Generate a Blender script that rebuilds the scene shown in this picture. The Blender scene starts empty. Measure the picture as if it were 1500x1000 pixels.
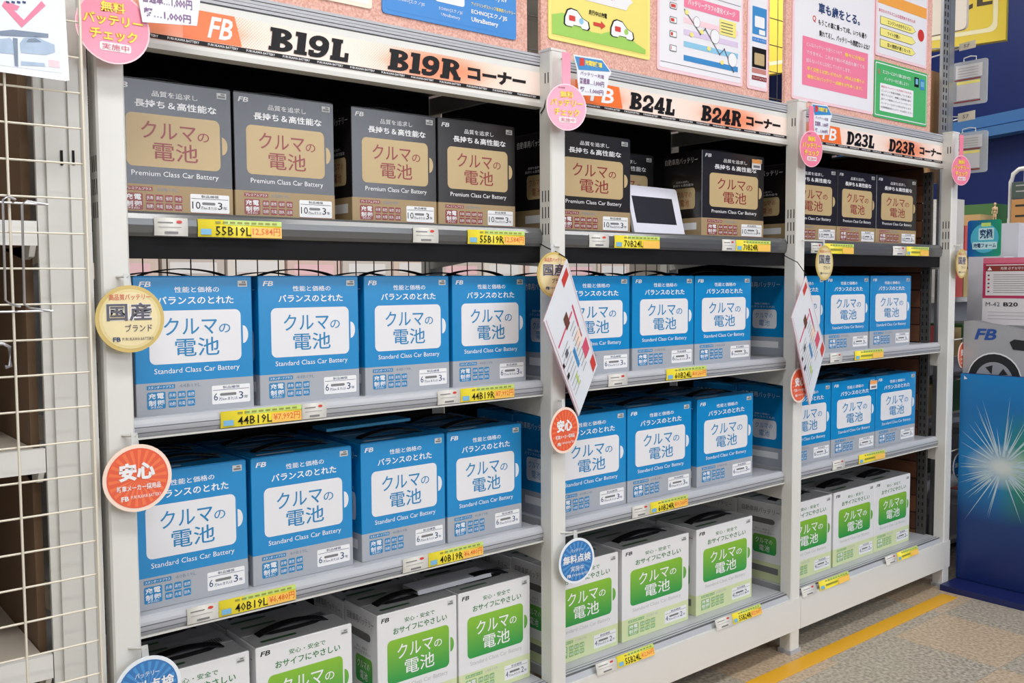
import bpy, math, random
from mathutils import Matrix, Vector
random.seed(7)
S = bpy.context.scene
COL = S.collection
PI = math.pi

# ------------------------------------------------------------------ camera
F, YAW, PITCH, ROLL = 1380.3, .69412, .063548, -.0054064
CAM = Vector((0.0, -1.5, 1.058))
_cy, _sy, _cp, _sp = math.cos(YAW), math.sin(YAW), math.cos(PITCH), math.sin(PITCH)
FW = Vector((_sy*_cp, _cy*_cp, -_sp))
_r = Vector((_cy, -_sy, 0)); _u = _r.cross(FW)
RT = _r*math.cos(ROLL) + _u*math.sin(ROLL)
UP = _u*math.cos(ROLL) - _r*math.sin(ROLL)
cd = bpy.data.cameras.new('camera'); cam = bpy.data.objects.new('camera', cd); COL.objects.link(cam)
cd.sensor_width = 36; cd.lens = F*36/1500; cd.clip_start = .05; cd.clip_end = 60
M = Matrix((RT, UP, -FW)).transposed().to_4x4(); M.translation = CAM
cam.matrix_world = M
S.camera = cam

def at(x, y, X=None, Y=None, Z=None):
    d = RT*((x-750)/F) - UP*((y-500)/F) + FW
    if X is not None: k = (X-CAM.x)/d.x
    elif Y is not None: k = (Y-CAM.y)/d.y
    else: k = (Z-CAM.z)/d.z
    return CAM + d*k

# ------------------------------------------------------------------ world, lights, exposure
S.view_settings.view_transform = 'Standard'; S.view_settings.look = 'None'
S.view_settings.exposure = 0.12; S.view_settings.gamma = 1; S.view_settings.use_curve_mapping = False
w = bpy.data.worlds.new('world'); S.world = w; w.use_nodes = True
w.node_tree.nodes['Background'].inputs[0].default_value = (.86, .93, 1, 1)
w.node_tree.nodes['Background'].inputs[1].default_value = .40
S.cycles.max_bounces = 6
S.cycles.use_denoising = True
def area(name, loc, sx, sy, power, rot=(0, 0, 0), col=(1, .995, .985)):
    l = bpy.data.lights.new(name, 'AREA'); l.shape = 'RECTANGLE'; l.size = sx; l.size_y = sy
    l.energy = power; l.color = col
    o = bpy.data.objects.new(name, l); o.location = loc; o.rotation_euler = rot; COL.objects.link(o)
    return o
for i, (x, y, p) in enumerate([(.2, -1.1, 40), (3.0, -1.2, 21), (.4, -3.2, 40), (3.2, -3.4, 26), (1.8, 1.35, 46), (4.0, 1.35, 30), (6.0, -1.2, 18)]):
    area('ceiling_lamp_light', (x, y, 3.02), 2.3, .34, p)

# ------------------------------------------------------------------ materials
def lin(c): 
    return tuple(((v/255)/12.92 if v/255 <= .04045 else ((v/255+.055)/1.055)**2.4) for v in c) + (1,)
MC = {}
def mat(name, rgb=(200, 200, 200), rough=.5, metal=0, noise=0, scale=30, bump=0, emit=0, alpha=1, coat=0, stretch=None, spec=None, crough=.12):
    if name in MC: return MC[name]
    m = bpy.data.materials.new(name); m.use_nodes = True; nt = m.node_tree; b = nt.nodes['Principled BSDF']
    b.inputs['Base Color'].default_value = lin(rgb); b.inputs['Roughness'].default_value = rough; b.inputs['Metallic'].default_value = metal
    if coat: b.inputs['Coat Weight'].default_value = coat; b.inputs['Coat Roughness'].default_value = crough
    if spec is not None: b.inputs['Specular IOR Level'].default_value = spec
    if emit: b.inputs['Emission Color'].default_value = lin(rgb); b.inputs['Emission Strength'].default_value = emit
    if alpha < 1: b.inputs['Alpha'].default_value = alpha
    if noise or bump:
        tc = nt.nodes.new('ShaderNodeTexCoord'); n = nt.nodes.new('ShaderNodeTexNoise'); n.inputs['Scale'].default_value = scale
        n.inputs['Detail'].default_value = 5
        if stretch:
            mp = nt.nodes.new('ShaderNodeMapping'); mp.inputs['Scale'].default_value = stretch
            nt.links.new(tc.outputs['Object'], mp.inputs[0]); nt.links.new(mp.outputs[0], n.inputs['Vector'])
        else: nt.links.new(tc.outputs['Object'], n.inputs['Vector'])
        if noise:
            hs = nt.nodes.new('ShaderNodeMix'); hs.data_type = 'RGBA'; hs.blend_type = 'MIX'
            hs.inputs[6].default_value = tuple(min(1, v*(1-noise)) for v in lin(rgb)[:3]) + (1,)
            hs.inputs[7].default_value = tuple(min(1, v*(1+noise)) for v in lin(rgb)[:3]) + (1,)
            nt.links.new(n.outputs['Fac'], hs.inputs[0]); nt.links.new(hs.outputs[2], b.inputs['Base Color'])
        if bump:
            bp = nt.nodes.new('ShaderNodeBump'); bp.inputs['Strength'].default_value = bump; bp.inputs['Distance'].default_value = .002
            nt.links.new(n.outputs['Fac'], bp.inputs['Height']); nt.links.new(bp.outputs[0], b.inputs['Normal'])
    MC[name] = m; return m

def ramp_mat(name, c0, c1, lo, hi, axis=2, rough=.35):
    """printed gradient ink between two colours along an object axis"""
    if name in MC: return MC[name]
    m = bpy.data.materials.new(name); m.use_nodes = True; nt = m.node_tree; b = nt.nodes['Principled BSDF']
    tc = nt.nodes.new('ShaderNodeTexCoord'); sp = nt.nodes.new('ShaderNodeSeparateXYZ'); mr = nt.nodes.new('ShaderNodeMapRange')
    mx = nt.nodes.new('ShaderNodeMix'); mx.data_type = 'RGBA'
    nt.links.new(tc.outputs['Object'], sp.inputs[0]); nt.links.new(sp.outputs[axis], mr.inputs[0])
    mr.inputs[1].default_value = lo; mr.inputs[2].default_value = hi
    nt.links.new(mr.outputs[0], mx.inputs[0]); mx.inputs[6].default_value = lin(c0); mx.inputs[7].default_value = lin(c1)
    nt.links.new(mx.outputs[2], b.inputs['Base Color']); b.inputs['Roughness'].default_value = rough
    MC[name] = m; return m

def sign_mat():
    """header sign paper: orange clouds dissolving into half-tone dots on pale peach"""
    m = bpy.data.materials.new('header_sign_print'); m.use_nodes = True; nt = m.node_tree; b = nt.nodes['Principled BSDF']; L = nt.links.new
    tc = nt.nodes.new('ShaderNodeTexCoord'); sp = nt.nodes.new('ShaderNodeSeparateXYZ'); L(tc.outputs['Object'], sp.inputs[0])
    def mth(op, a, bb=None):
        n = nt.nodes.new('ShaderNodeMath'); n.operation = op
        for i, v in enumerate((a, bb)):
            if v is None: continue
            if isinstance(v, (int, float)): n.inputs[i].default_value = v
            else: L(v, n.inputs[i])
        return n.outputs[0]
    x, z = sp.outputs[0], sp.outputs[2]
    band = mth('POWER', mth('ADD', mth('MULTIPLY', mth('COSINE', mth('MULTIPLY', mth('SUBTRACT', x, .60), 2*PI/.52)), .5), .5), 1.5)
    vert = mth('SUBTRACT', 1.25, mth('MULTIPLY', mth('ABSOLUTE', z), 22))
    dens = mth('MULTIPLY', band, vert)
    dx = mth('SINE', mth('MULTIPLY', x, 2*PI/.0052)); dz = mth('SINE', mth('MULTIPLY', z, 2*PI/.0052))
    dots = mth('GREATER_THAN', mth('ADD', mth('MULTIPLY', mth('MULTIPLY', dx, dz), .42), dens), .42)
    lft = mth('LESS_THAN', x, .0)
    mx = nt.nodes.new('ShaderNodeMix'); mx.data_type = 'RGBA'; mx.inputs[6].default_value = lin((247, 228, 216)); mx.inputs[7].default_value = lin((246, 176, 146))
    L(dots, mx.inputs[0])
    m2 = nt.nodes.new('ShaderNodeMix'); m2.data_type = 'RGBA'; L(mx.outputs[2], m2.inputs[6]); m2.inputs[7].default_value = lin((243, 146, 106))
    L(mth('MAXIMUM', 0.0, mth('MINIMUM', 1.0, mth('MULTIPLY', mth('SUBTRACT', dens, .45), 1.6))), m2.inputs[0])
    L(m2.outputs[2], b.inputs['Base Color']); b.inputs['Roughness'].default_value = .22
    MC['sign'] = m; return m

def cork_mat():
    m = bpy.data.materials.new('pink_board'); m.use_nodes = True; nt = m.node_tree; b = nt.nodes['Principled BSDF']; L = nt.links.new
    tc = nt.nodes.new('ShaderNodeTexCoord'); v = nt.nodes.new('ShaderNodeTexVoronoi'); v.inputs['Scale'].default_value = 260
    L(tc.outputs['Object'], v.inputs['Vector'])
    r = nt.nodes.new('ShaderNodeValToRGB'); L(v.outputs['Color'], r.inputs[0])
    e = r.color_ramp.elements; e[0].position = .15; e[0].color = lin((206, 150, 134)); e[1].position = .9; e[1].color = lin((230, 186, 172))
    L(r.outputs[0], b.inputs['Base Color']); b.inputs['Roughness'].default_value = .7
    MC['cork'] = m; return m

# base palette
WHT = mat('painted_steel_white', (220, 219, 215), .38, noise=.02, scale=9)
WHT2 = mat('painted_steel_warm', (206, 205, 200), .42, noise=.03, scale=6)
GREYRAIL = mat('grey_plastic_rail', (176, 178, 184), .32, noise=.03, scale=20)
GREYDARK = mat('grey_rail_groove', (96, 98, 102), .5)
BLK = mat('black_plastic', (20, 20, 22), .6, spec=.15)
BLKR = mat('black_shelf_rail', (86, 87, 88), .2, coat=.5)
DARK = mat('dark_board', (20, 19, 19), .6, spec=.15)
SLOT = mat('slot_shadow_void', (10, 10, 10), .9)
PWHT = mat('print_white', (236, 236, 238), .4)
PBLK = mat('print_black', (20, 18, 20), .4, spec=.2)
ORG = mat('print_orange', (240, 116, 52), .25)

# ------------------------------------------------------------------ geometry helper
_tc = {}
def text_geo(s, bold=0.0, res=2):
    k = (s, bold, res)
    if k in _tc: return _tc[k]
    c = bpy.data.curves.new('t', 'FONT'); c.body = s; c.offset = bold; c.resolution_u = res
    o = bpy.data.objects.new('t', c); m = o.to_mesh()
    vs = [(v.co.x, v.co.y) for v in m.vertices]; fs = [tuple(p.vertices) for p in m.polygons]
    o.to_mesh_clear(); bpy.data.objects.remove(o); bpy.data.curves.remove(c)
    x0 = min(v[0] for v in vs); x1 = max(v[0] for v in vs); y0 = min(v[1] for v in vs); y1 = max(v[1] for v in vs)
    g = ([((a-x0)/(x1-x0), (b-y0)/max(1e-6, y1-y0)) for a, b in vs], fs, (x1-x0)/max(1e-6, y1-y0))
    _tc[k] = g; return g

def rrect(x0, x1, z0, z1, r=0, n=4, rz=None):
    rz = r if rz is None else rz
    if r <= 0: return [(x0, z0), (x1, z0), (x1, z1), (x0, z1)]
    out = []
    for cx, cz, a in ((x1-r, z0+rz, -90), (x1-r, z1-rz, 0), (x0+r, z1-rz, 90), (x0+r, z0+rz, 180)):
        for i in range(n+1):
            t = math.radians(a + 90*i/n); out.append((cx+r*math.cos(t), cz+rz*math.sin(t)))
    return out
def ell(cx, cz, rx, rz=None, n=32, a0=0, a1=360):
    rz = rx if rz is None else rz
    full = abs(a1-a0) >= 360
    k = n if full else n+1
    return [(cx+rx*math.cos(math.radians(a0+(a1-a0)*i/n)), cz+rz*math.sin(math.radians(a0+(a1-a0)*i/n))) for i in range(k)]

class G:
    def __init__(s): s.v = []; s.f = []; s.m = []; s.ms = []
    def mi(s, m):
        if m not in s.ms: s.ms.append(m)
        return s.ms.index(m)
    def face(s, pts, m):
        i = len(s.v); s.v += [tuple(p) for p in pts]; s.f.append(tuple(range(i, i+len(pts)))); s.m.append(s.mi(m)); return s
    def mesh(s, vs, fs, m):
        i = len(s.v); s.v += [tuple(p) for p in vs]; k = s.mi(m)
        for f in fs: s.f.append(tuple(i+a for a in f)); s.m.append(k)
        return s
    def box(s, x0, x1, y0, y1, z0, z1, m, mf=None):
        vs = [(x, y, z) for z in (z0, z1) for y in (y0, y1) for x in (x0, x1)]
        s.mesh(vs, [(0, 2, 3, 1), (4, 5, 7, 6), (2, 6, 7, 3), (0, 4, 6, 2), (1, 3, 7, 5)], m)
        s.mesh(vs, [(0, 1, 5, 4)], mf or m); return s
    def flat(s, poly, y, m):            # printed patch facing -Y
        return s.face([(a, y, b) for a, b in poly], m)
    def prism(s, poly, y0, y1, m, mside=None):   # XZ outline given thickness in Y
        n = len(poly); vs = [(a, y0, b) for a, b in poly] + [(a, y1, b) for a, b in poly]
        s.mesh(vs, [tuple(range(n)), tuple(range(2*n-1, n-1, -1))], m)
        s.mesh(vs, [(i, n+i, n+(i+1) % n, (i+1) % n) for i in range(n)], mside or m); return s
    def prism_x(s, poly, x0, x1, m):    # YZ outline swept along X
        n = len(poly); vs = [(x0, a, b) for a, b in poly] + [(x1, a, b) for a, b in poly]
        s.mesh(vs, [tuple(range(n-1, -1, -1)), tuple(range(n, 2*n))] + [(i, (i+1) % n, n+(i+1) % n, n+i) for i in range(n)], m); return s
    def prism_z(s, poly, z0, z1, m):
        n = len(poly); vs = [(a, b, z0) for a, b in poly] + [(a, b, z1) for a, b in poly]
        s.mesh(vs, [tuple(range(n-1, -1, -1)), tuple(range(n, 2*n))] + [(i, (i+1) % n, n+(i+1) % n, n+i) for i in range(n)], m); return s
    def text(s, t, x0, x1, z0, z1, y, m, bold=0.0, shear=0, res=2):
        vs, fs, _ = text_geo(t, bold, res)
        s.mesh([(x0+(x1-x0)*a + shear*(b-.5)*(z1-z0), y, z0+(z1-z0)*b) for a, b in vs], fs, m); return s
    def tube(s, pts, r, m, n=6):
        pts = [Vector(p) for p in pts]; rings = []
        for i, p in enumerate(pts):
            d = (pts[min(i+1, len(pts)-1)] - pts[max(i-1, 0)]).normalized()
            a = d.cross(Vector((0, 0, 1)));
            if a.length < .1: a = d.cross(Vector((0, 1, 0)))
            a.normalize(); b = d.cross(a)
            rings.append([p + a*(r*math.cos(2*PI*k/n)) + b*(r*math.sin(2*PI*k/n)) for k in range(n)])
        vs = [v for q in rings for v in q]; fs = [tuple(range(n)), tuple(range(len(vs)-1, len(vs)-n-1, -1))]
        for i in range(len(pts)-1):
            for k in range(n): fs.append((i*n+k, i*n+(k+1) % n, (i+1)*n+(k+1) % n, (i+1)*n+k))
        s.mesh(vs, fs, m); return s
    def build(s, name, parent=None, smooth=False):
        me = bpy.data.meshes.new(name); me.from_pydata(s.v, [], s.f)
        for m in s.ms: me.materials.append(m)
        me.polygons.foreach_set('material_index', s.m)
        if smooth: me.polygons.foreach_set('use_smooth', [True]*len(s.f))
        me.update()
        o = bpy.data.objects.new(name, me); COL.objects.link(o)
        if parent: o.parent = parent
        return o

def tag(o, label, cat, group=None):
    o['label'] = label; o['category'] = cat
    if group: o['group'] = group
    return o
def thing(name, label, cat, loc=(0, 0, 0), rz=0, group=None, scale=None):
    o = bpy.data.objects.new(name, None); o.empty_display_size = .05; COL.objects.link(o)
    o.location = loc; o.rotation_euler = (0, 0, rz)
    if scale: o.scale = scale
    return tag(o, label, cat, group)
def struct(o): o['kind'] = 'structure'; return o

# ------------------------------------------------------------------ the room
FLB = mat('floor_grout', (150, 140, 126), .6)
def tile_mat(name, c0, c1, c2):
    m = bpy.data.materials.new(name); m.use_nodes = True; nt = m.node_tree; b = nt.nodes['Principled BSDF']; L = nt.links.new
    tc = nt.nodes.new('ShaderNodeTexCoord'); n = nt.nodes.new('ShaderNodeTexNoise'); n.inputs['Scale'].default_value = 95; n.inputs['Detail'].default_value = 3
    L(tc.outputs['Object'], n.inputs['Vector']); r = nt.nodes.new('ShaderNodeValToRGB'); L(n.outputs['Fac'], r.inputs[0])
    e = r.color_ramp.elements; e[0].position = .36; e[0].color = lin(c0); e[1].position = .66; e[1].color = lin(c2); k = e.new(.5); k.color = lin(c1)
    L(r.outputs[0], b.inputs['Base Color']); b.inputs['Roughness'].default_value = .36; return m
TA = tile_mat('vinyl_tile_grey', (140, 130, 116), (170, 160, 144), (194, 184, 168))
TB = tile_mat('vinyl_tile_peach', (166, 144, 118), (188, 166, 140), (202, 184, 160))
fl = struct(G().box(-4, 9, -6, 4.2, -.06, -.004, FLB).build('floor'))
def tile_mesh(m):
    g = G(); e = .1496
    g.box(-e, e, -e, e, -.004, 0, m); o = g.build('tile', fl); return o
t0 = {0: tile_mesh(TA), 1: tile_mesh(TB)}; used = set()
for i in range(-1, 9):
    for j in range(-5, 6):
        if i < 0 and j < -1: continue
        k = 1 if (i+j*2) % 3 == 0 else 0
        o = t0[k] if k not in used else t0[k].copy()
        if k in used: COL.objects.link(o)
        used.add(k)
        o.location = (1.87+.3*i, -.27+.3*j, 0)
o = G()
for (a, b, c, d) in ((-4, 1.42, -6, 4.2), (4.42, 9, -6, 4.2), (1.42, 4.42, -6, -1.92), (1.42, 4.42, 1.38, 4.2)):
    o.box(a, b, c, d, -.004, 0, TA)
o = o.build('tile', fl); o['kind'] = 'stuff'
YEL = mat('yellow_floor_tape', (226, 168, 34), .4, noise=.06, scale=12)
tag(G().box(-1, 3.104, -.082, -.03, 0, .0012, YEL).build('floor_tape'), 'yellow tape line stuck on the floor along the shelving', 'tape')
struct(G().box(-4, 9, -6, 4.2, 3.1, 3.16, mat('ceiling_board', (232, 232, 228), .7)).build('ceiling'))
BEI = mat('wall_beige', (224, 214, 198), .6)
struct(G().box(-4, 9, 4.2, 4.3, 0, 3.1, BEI).build('wall_back'))
wf = struct(G().box(-4, 1.4, -6.1, -6, 0, 3.1, BEI).box(5.2, 9, -6.1, -6, 0, 3.1, BEI).box(1.4, 5.2, -6.1, -6, 0, 1.3, BEI).box(1.4, 5.2, -6.1, -6, 2.9, 3.1, BEI).build('wall_front'))
DAY = mat('daylight_pane', (235, 242, 255), .3, emit=5.5)
win = struct(G().box(1.4, 5.2, -6.04, -6, 1.3, 1.34, WHT).box(1.4, 5.2, -6.04, -6, 2.86, 2.9, WHT).box(3.27, 3.33, -6.04, -6, 1.3, 2.9, WHT).build('window_1'))
for a, b in ((1.4, 3.27), (3.33, 5.2)):
    G().box(a, b, -6.08, -6.06, 1.34, 2.86, DAY).build('pane', win)
# blue end wall, running off obliquely past the end of the rack
BLUE = mat('wall_blue_paint', (22, 44, 114), .55, noise=.05, scale=2)
BLUE2 = mat('blue_trim_paint', (78, 132, 200), .4)
az = math.radians(20)
def wallb(name, d0, d1, z0, z1, m, off=0, th=.1, x0=5.6, y0=.6):
    g = G(); g.box(d0, d1, off, off+th, z0, z1, m); o = g.build(name); o.location = (x0, y0, 0); o.rotation_euler = (0, 0, PI/2-az); return o
wr = struct(wallb('wall_right', -3.4, 3.75, 0, 3.1, BLUE))
a = at(1446, 188, X=5.2); 
zt_ = at(1475, 180, X=5.9).z; zb_ = at(1475, 211, X=5.9).z
struct(wallb('trim_1', -3.4, 3.6, zb_, zb_+(zt_-zb_)*.42, BLUE2, off=.11, th=.09))
struct(wallb('trim_2', -3.4, 3.6, zb_+(zt_-zb_)*.5, zt_, BLUE2, off=.11, th=.06))

# ------------------------------------------------------------------ the battery rack
PR = [.4812, 1.4015, 2.3096, 3.2115]       # right edge of each post
PW = .0425; PD = .036
SHELF_Z = [1.168, .84, .517, .174]
rack = thing('shelving_rack', 'long white steel shelving rack of three bays filled with boxed batteries', 'shelving rack', (0, 0, 0))
def make_post(xr, y0, name='post'):
    g = G(); x0 = xr-PW
    ch = .003
    poly = [(x0+ch, y0), (xr-ch, y0), (xr, y0+ch), (xr, y0+PD), (x0, y0+PD), (x0, y0+ch)]
    g.prism_z(poly, .012, 1.545, WHT)
    g.box(x0-.001, xr+.001, y0-.001, y0+PD+.001, 1.545, 1.55, WHT)
    o = g.build(name, rack)
    return o
for i, xr in enumerate(PR):
    p = make_post(xr, 0); x0 = xr-PW
    s = G()
    for zz in ((1.228, 1.252), (1.193, 1.217), (1.158, 1.182), (1.478, 1.50)):
        for yy in ((.007, .0095), (.0165, .019), (.026, .0285)):
            if zz[0] > 1.4 and yy[0] > .02: continue
            s.box(x0-.0004, x0+.002, yy[0], yy[1], zz[0], zz[1], SLOT)
    o = s.build('slot', p); o['kind'] = 'stuff'
    G().box(x0-.004, xr+.004, -.003, PD+.004, 0, .012, GREYRAIL).build('foot', p)
    make_post(xr, .455)
    # side frame braces under every shelf, running in depth
    for z in SHELF_Z[:3]:
        G().prism_x([(.036, z-.03), (.455, z-.03), (.455, z-.078), (.30, z-.062), (.036, z-.078)], x0+.002, x0+.012, WHT2).build('side_brace', rack)
    G().box(x0+.002, x0+.012, .036, .455, .05, .15, WHT2).build('side_brace', rack)
    G().box(x0+.002, x0+.012, .036, .455, 1.47, 1.51, WHT2).build('side_brace', rack)
SG = sign_mat()
def rail_profile(z1, z0, y):
    h = z1-z0
    return [(y+.006, z1), (y+.002, z1-.1*h), (y-.002, z1-.3*h), (y-.003, z1-.55*h), (y-.001, z1-.85*h), (y+.003, z0), (y+.02, z0), (y+.02, z1)]
HX = []      # header text px ranges per bay
HEAD = [((303, 354), (393, 512, 'B19L'), (568, 675, 'B19R'), (685, 770)),
        ((862, 912), (922, 989, 'B24L'), (1027, 1086, 'B24R'), (1093, 1143)),
        ((1203, 1233), (1240, 1281, 'D23L'), (1302, 1340, 'D23R'), (1347, 1379))]
def slab(g, s, x0, x1, z0, z1, y, m, sh=.14):
    """heavy slab-serif capitals drawn stroke by stroke"""
    n = len(s); wd = {'1': .62, 'L': .92, 'B': 1.12, 'D': 1.12, 'R': 1.15}
    W = [wd.get(c, 1) for c in s]; tot = sum(W); x = x0; h = z1-z0
    for c, ww in zip(s, W):
        cw = (x1-x0)*ww/tot; a = x+cw*.04; k = cw*.92
        P = lambda u, v: (a+k*u+sh*h*(v-.5), y-2e-5*(len(g.f) % 40), z0+h*v)
        def poly(*p): g.face([P(u, v) for u, v in p], m)
        def q(u0, u1, v0, v1): poly((u0, v0), (u1, v0), (u1, v1), (u0, v1))
        def ring(cx, cz, rx, rz, ix, iz, a0, a1, n=12):
            for i in range(n):
                t, r = math.radians(a0+(a1-a0)*i/n), math.radians(a0+(a1-a0)*(i+1)/n)
                poly((cx+ix*math.cos(t), cz+iz*math.sin(t)), (cx+rx*math.cos(t), cz+rz*math.sin(t)), (cx+rx*math.cos(r), cz+rz*math.sin(r)), (cx+ix*math.cos(r), cz+iz*math.sin(r)))
        if c in 'BDR': q(.09, .46, 0, 1); q(0, .42, 0, .17); q(0, .42, .83, 1)
        if c == 'B':
            ring(.52, .745, .40, .255, .11, .075, -90, 90); q(.4, .52, .82, 1); ring(.52, .27, .48, .27, .17, .10, -90, 90); q(.4, .52, 0, .17); q(.4, .54, .37, .64)
        elif c == 'D': ring(.45, .5, .55, .5, .24, .32, -90, 90); q(.4, .45, .82, 1); q(.4, .45, 0, .18)
        elif c == 'R':
            ring(.5, .725, .43, .275, .15, .105, -90, 90); q(.4, .5, .83, 1); q(.4, .5, .45, .62); poly((.42, .5), (.78, .5), (.98, .17), (.70, .17)); q(.68, 1.06, 0, .18)
        elif c == '9': ring(.48, .66, .5, .34, .17, .14, 0, 360, 20); ring(.42, .56, .56, .56, .26, .36, -90, 5); q(.08, .42, 0, .2); q(.0, .26, .06, .3)
        elif c == '1': q(.2, .84, 0, 1); q(0, 1, 0, .17); q(0, .5, .8, 1)
        elif c == 'L': q(.10, .54, 0, 1); q(0, 1, 0, .2); q(0, .62, .83, 1); q(.78, 1, 0, .42)
        elif c == '2': ring(.48, .68, .5, .32, .18, .13, -25, 185); poly((.62, .5), (.95, .58), (.5, .22), (.02, .16)); poly((.02, .2), (.5, .22), (.95, .6), (.6, .55)); q(0, 1, 0, .24); q(.8, 1, 0, .36); q(0, .3, .56, .7)
        elif c == '3': ring(.46, .735, .46, .265, .15, .10, -90, 165); ring(.46, .28, .52, .28, .2, .10, -165, 90); q(.28, .5, .4, .6)
        elif c == '4': q(.5, .84, 0, 1); q(0, 1.02, .2, .4); poly((0, .36), (.34, .36), (.62, .82), (.62, 1), (.5, 1)); q(.38, .98, 0, .15)
        x += cw
for b in range(3):
    xa, xb = PR[b], PR[b+1]-PW
    for k, z in enumerate(SHELF_Z):
        sm = DARK if k == 0 else GREYRAIL
        sh = G().box(xa+.001, xb-.001, .045, .455, z-.022, z, sm).build('shelf', rack)
        if k == 0:
            g = G().prism_x(rail_profile(1.173, 1.133, .03), xa+.001, xb-.001, BLKR)
            g.box(xa+.001, xb-.001, .036, .055, 1.098, 1.133, BLK); g.build('price_rail', sh)
        elif k < 3:
            g = G().prism_x(rail_profile(z+.003, z-.028, .03), xa+.001, xb-.001, GREYRAIL)
            for q in (.011, .020): g.box(xa+.002, xb-.002, .0262, .028, z-q-.0012, z-q, GREYDARK)
            g.box(xa+.001, xb-.001, .026, .04, z-.031, z-.028, WHT2)
            g.build('price_rail', sh)
        else:
            g = G().prism_x([(.006, .158), (.012, .168), (.02, .172), (.045, .174), (.045, .15), (.006, .15)], xa+.001, xb-.001, GREYRAIL)
            for q in (.014, .024, .034): g.box(xa+.002, xb-.002, q, q+.0012, .168, .1735, GREYDARK)
            g.build('price_rail', sh)
    # base beam across the feet
    G().box(xa+.0005, xb+PW*.98, -.003, -.0002, .067, .158, WHT).box(xa+.0005, xb-.0005, -.0002, .03, .066, .070, WHT).box(xa+.0005, xb-.0005, -.0002, .016, .152, .158, WHT).build('base_beam', rack)
    # header board
    hb = G().box(xa+.001, xb+.010, .036, .046, 1.436, 1.516, WHT).box(xa+.001, xb+.010, .030, .06, 1.430, 1.438, WHT2).build('header_board', rack)
    g = G()
    for q in range(4): g.box(xa+.001, xb+.004, .034-.001*(q % 2), .07, 1.5185+.006*q, 1.5235+.006*q, GREYRAIL)
    g.box(xa+.001, xb+.004, .036, .45, 1.516, 1.5185, GREYDARK); g.box(xa+.001, xb+.004, .07, .45, 1.535, 1.54, WHT2)
    g.build('top_shelf', rack)
    sx0 = xa+.02 if b else xa+.01
    pz = 1.475
    sg = G(); sg.flat([(0, -.0285), (xb+.006-sx0, -.0285), (xb+.006-sx0, .0285), (0, .0285)], 0, SG)
    so = sg.build('header_sign', hb); so.location = (sx0, .0352, pz)
    yy = .0349; g = G()
    X = lambda px: at(px, 120, Y=.035).x
    def XY(px): 
        # y on the sign along the header for this pixel column
        lo, hi = 0, 300
        for _ in range(20):
            mid = (lo+hi)/2
            if at(px, mid, Y=.035).z > pz: lo = mid
            else: hi = mid
        return at(px, lo, Y=.035).x
    e = HEAD[b]
    ex0, ex1 = XY(e[0][0]), XY(e[0][1])
    g.flat([(ex0-.04, 1.4555), (ex1, 1.4555), (ex1-.012, 1.5035), (ex0-.04, 1.5035)], yy, ORG)
    ew = ex1-ex0
    g.text('FB', ex0+ew*.08, ex1-ew*.25, 1.462, 1.497, yy-.0003, PWHT, bold=.02, shear=.25)
    for r in e[1:3]: slab(g, r[2], XY(r[0]), XY(r[1]), 1.4585, 1.4975, yy-.0003, PBLK)
    g.text('コーナー', XY(e[3][0]), XY(e[3][1]), 1.464, 1.491, yy-.0003, PBLK, bold=.06)
    g.flat([(sx0, 1.447), (xb+.006, 1.447), (xb+.006, 1.4545), (sx0, 1.4545)], yy, PBLK)
    n = 13
    for i in range(n):
        q = sx0+.004+(xb-sx0)*i/n; g.text('FURUKAWA BATTERY', q, q+(xb-sx0)/n*.78, 1.4488, 1.4528, yy-.0003, PWHT, bold=.01, res=1)
    g.build('header_lettering', hb)
    # backing board high up, black mesh below it
    if b < 2:
        G().box(xa, xb, .45, .455, 1.15, 1.52, DARK).build('back_panel', rack)
        G().box(xa, xb, .45, .455, .05, 1.0, DARK).build('back_panel', rack)
        g = G(); n = 17
        for i in range(n+1):
            q = xa+.02+(xb-xa-.04)*i/n; g.tube([(q, .445, 1.0), (q, .445, 1.16)], .0014, BLK, 5)
        for z in (1.01, 1.06, 1.11): g.tube([(xa, .447, z), (xb, .447, z)], .0014, BLK, 5)
        m = g.build('back_mesh', rack); m['kind'] = 'stuff'
    else:
        G().box(xa, xb, .45, .455, .05, 1.52, DARK).build('back_panel', rack)
# brown plank end panel inside the right bay, with perforated upright
BRN = mat('brown_plank', (104, 66, 44), .5, noise=.25, scale=6, stretch=(3, 3, 18))
BRN2 = mat('brown_plank_dark', (84, 52, 36), .5, noise=.25, scale=6, stretch=(3, 3, 18))
ep = G().box(PR[3]-PW-.006, PR[3]-PW-.001, .1, .45, .07, 1.50, DARK).build('end_panel', rack)
for i in range(24):
    z = .07+i*.0595
    G().box(PR[3]-PW-.0125-(i % 2)*.0008, PR[3]-PW-.006, .095, .45, z, z+.0565, BRN if i % 2 else BRN2).build('plank', ep)
STEEL = mat('galvanised_steel', (160, 162, 164), .35, metal=.6, noise=.08, scale=14)
g = G().box(PR[3]-PW-.014, PR[3]-PW-.001, .062, .092, .15, 1.42, mat('dark_steel', (92, 90, 88), .4, metal=.5))
z = .2
while z < 1.4:
    for y in (.068, .082): g.box(PR[3]-PW-.0146, PR[3]-PW-.012, y, y+.004, z, z+.012, SLOT)
    z += .025
g.build('perforated_upright', rack)

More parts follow.
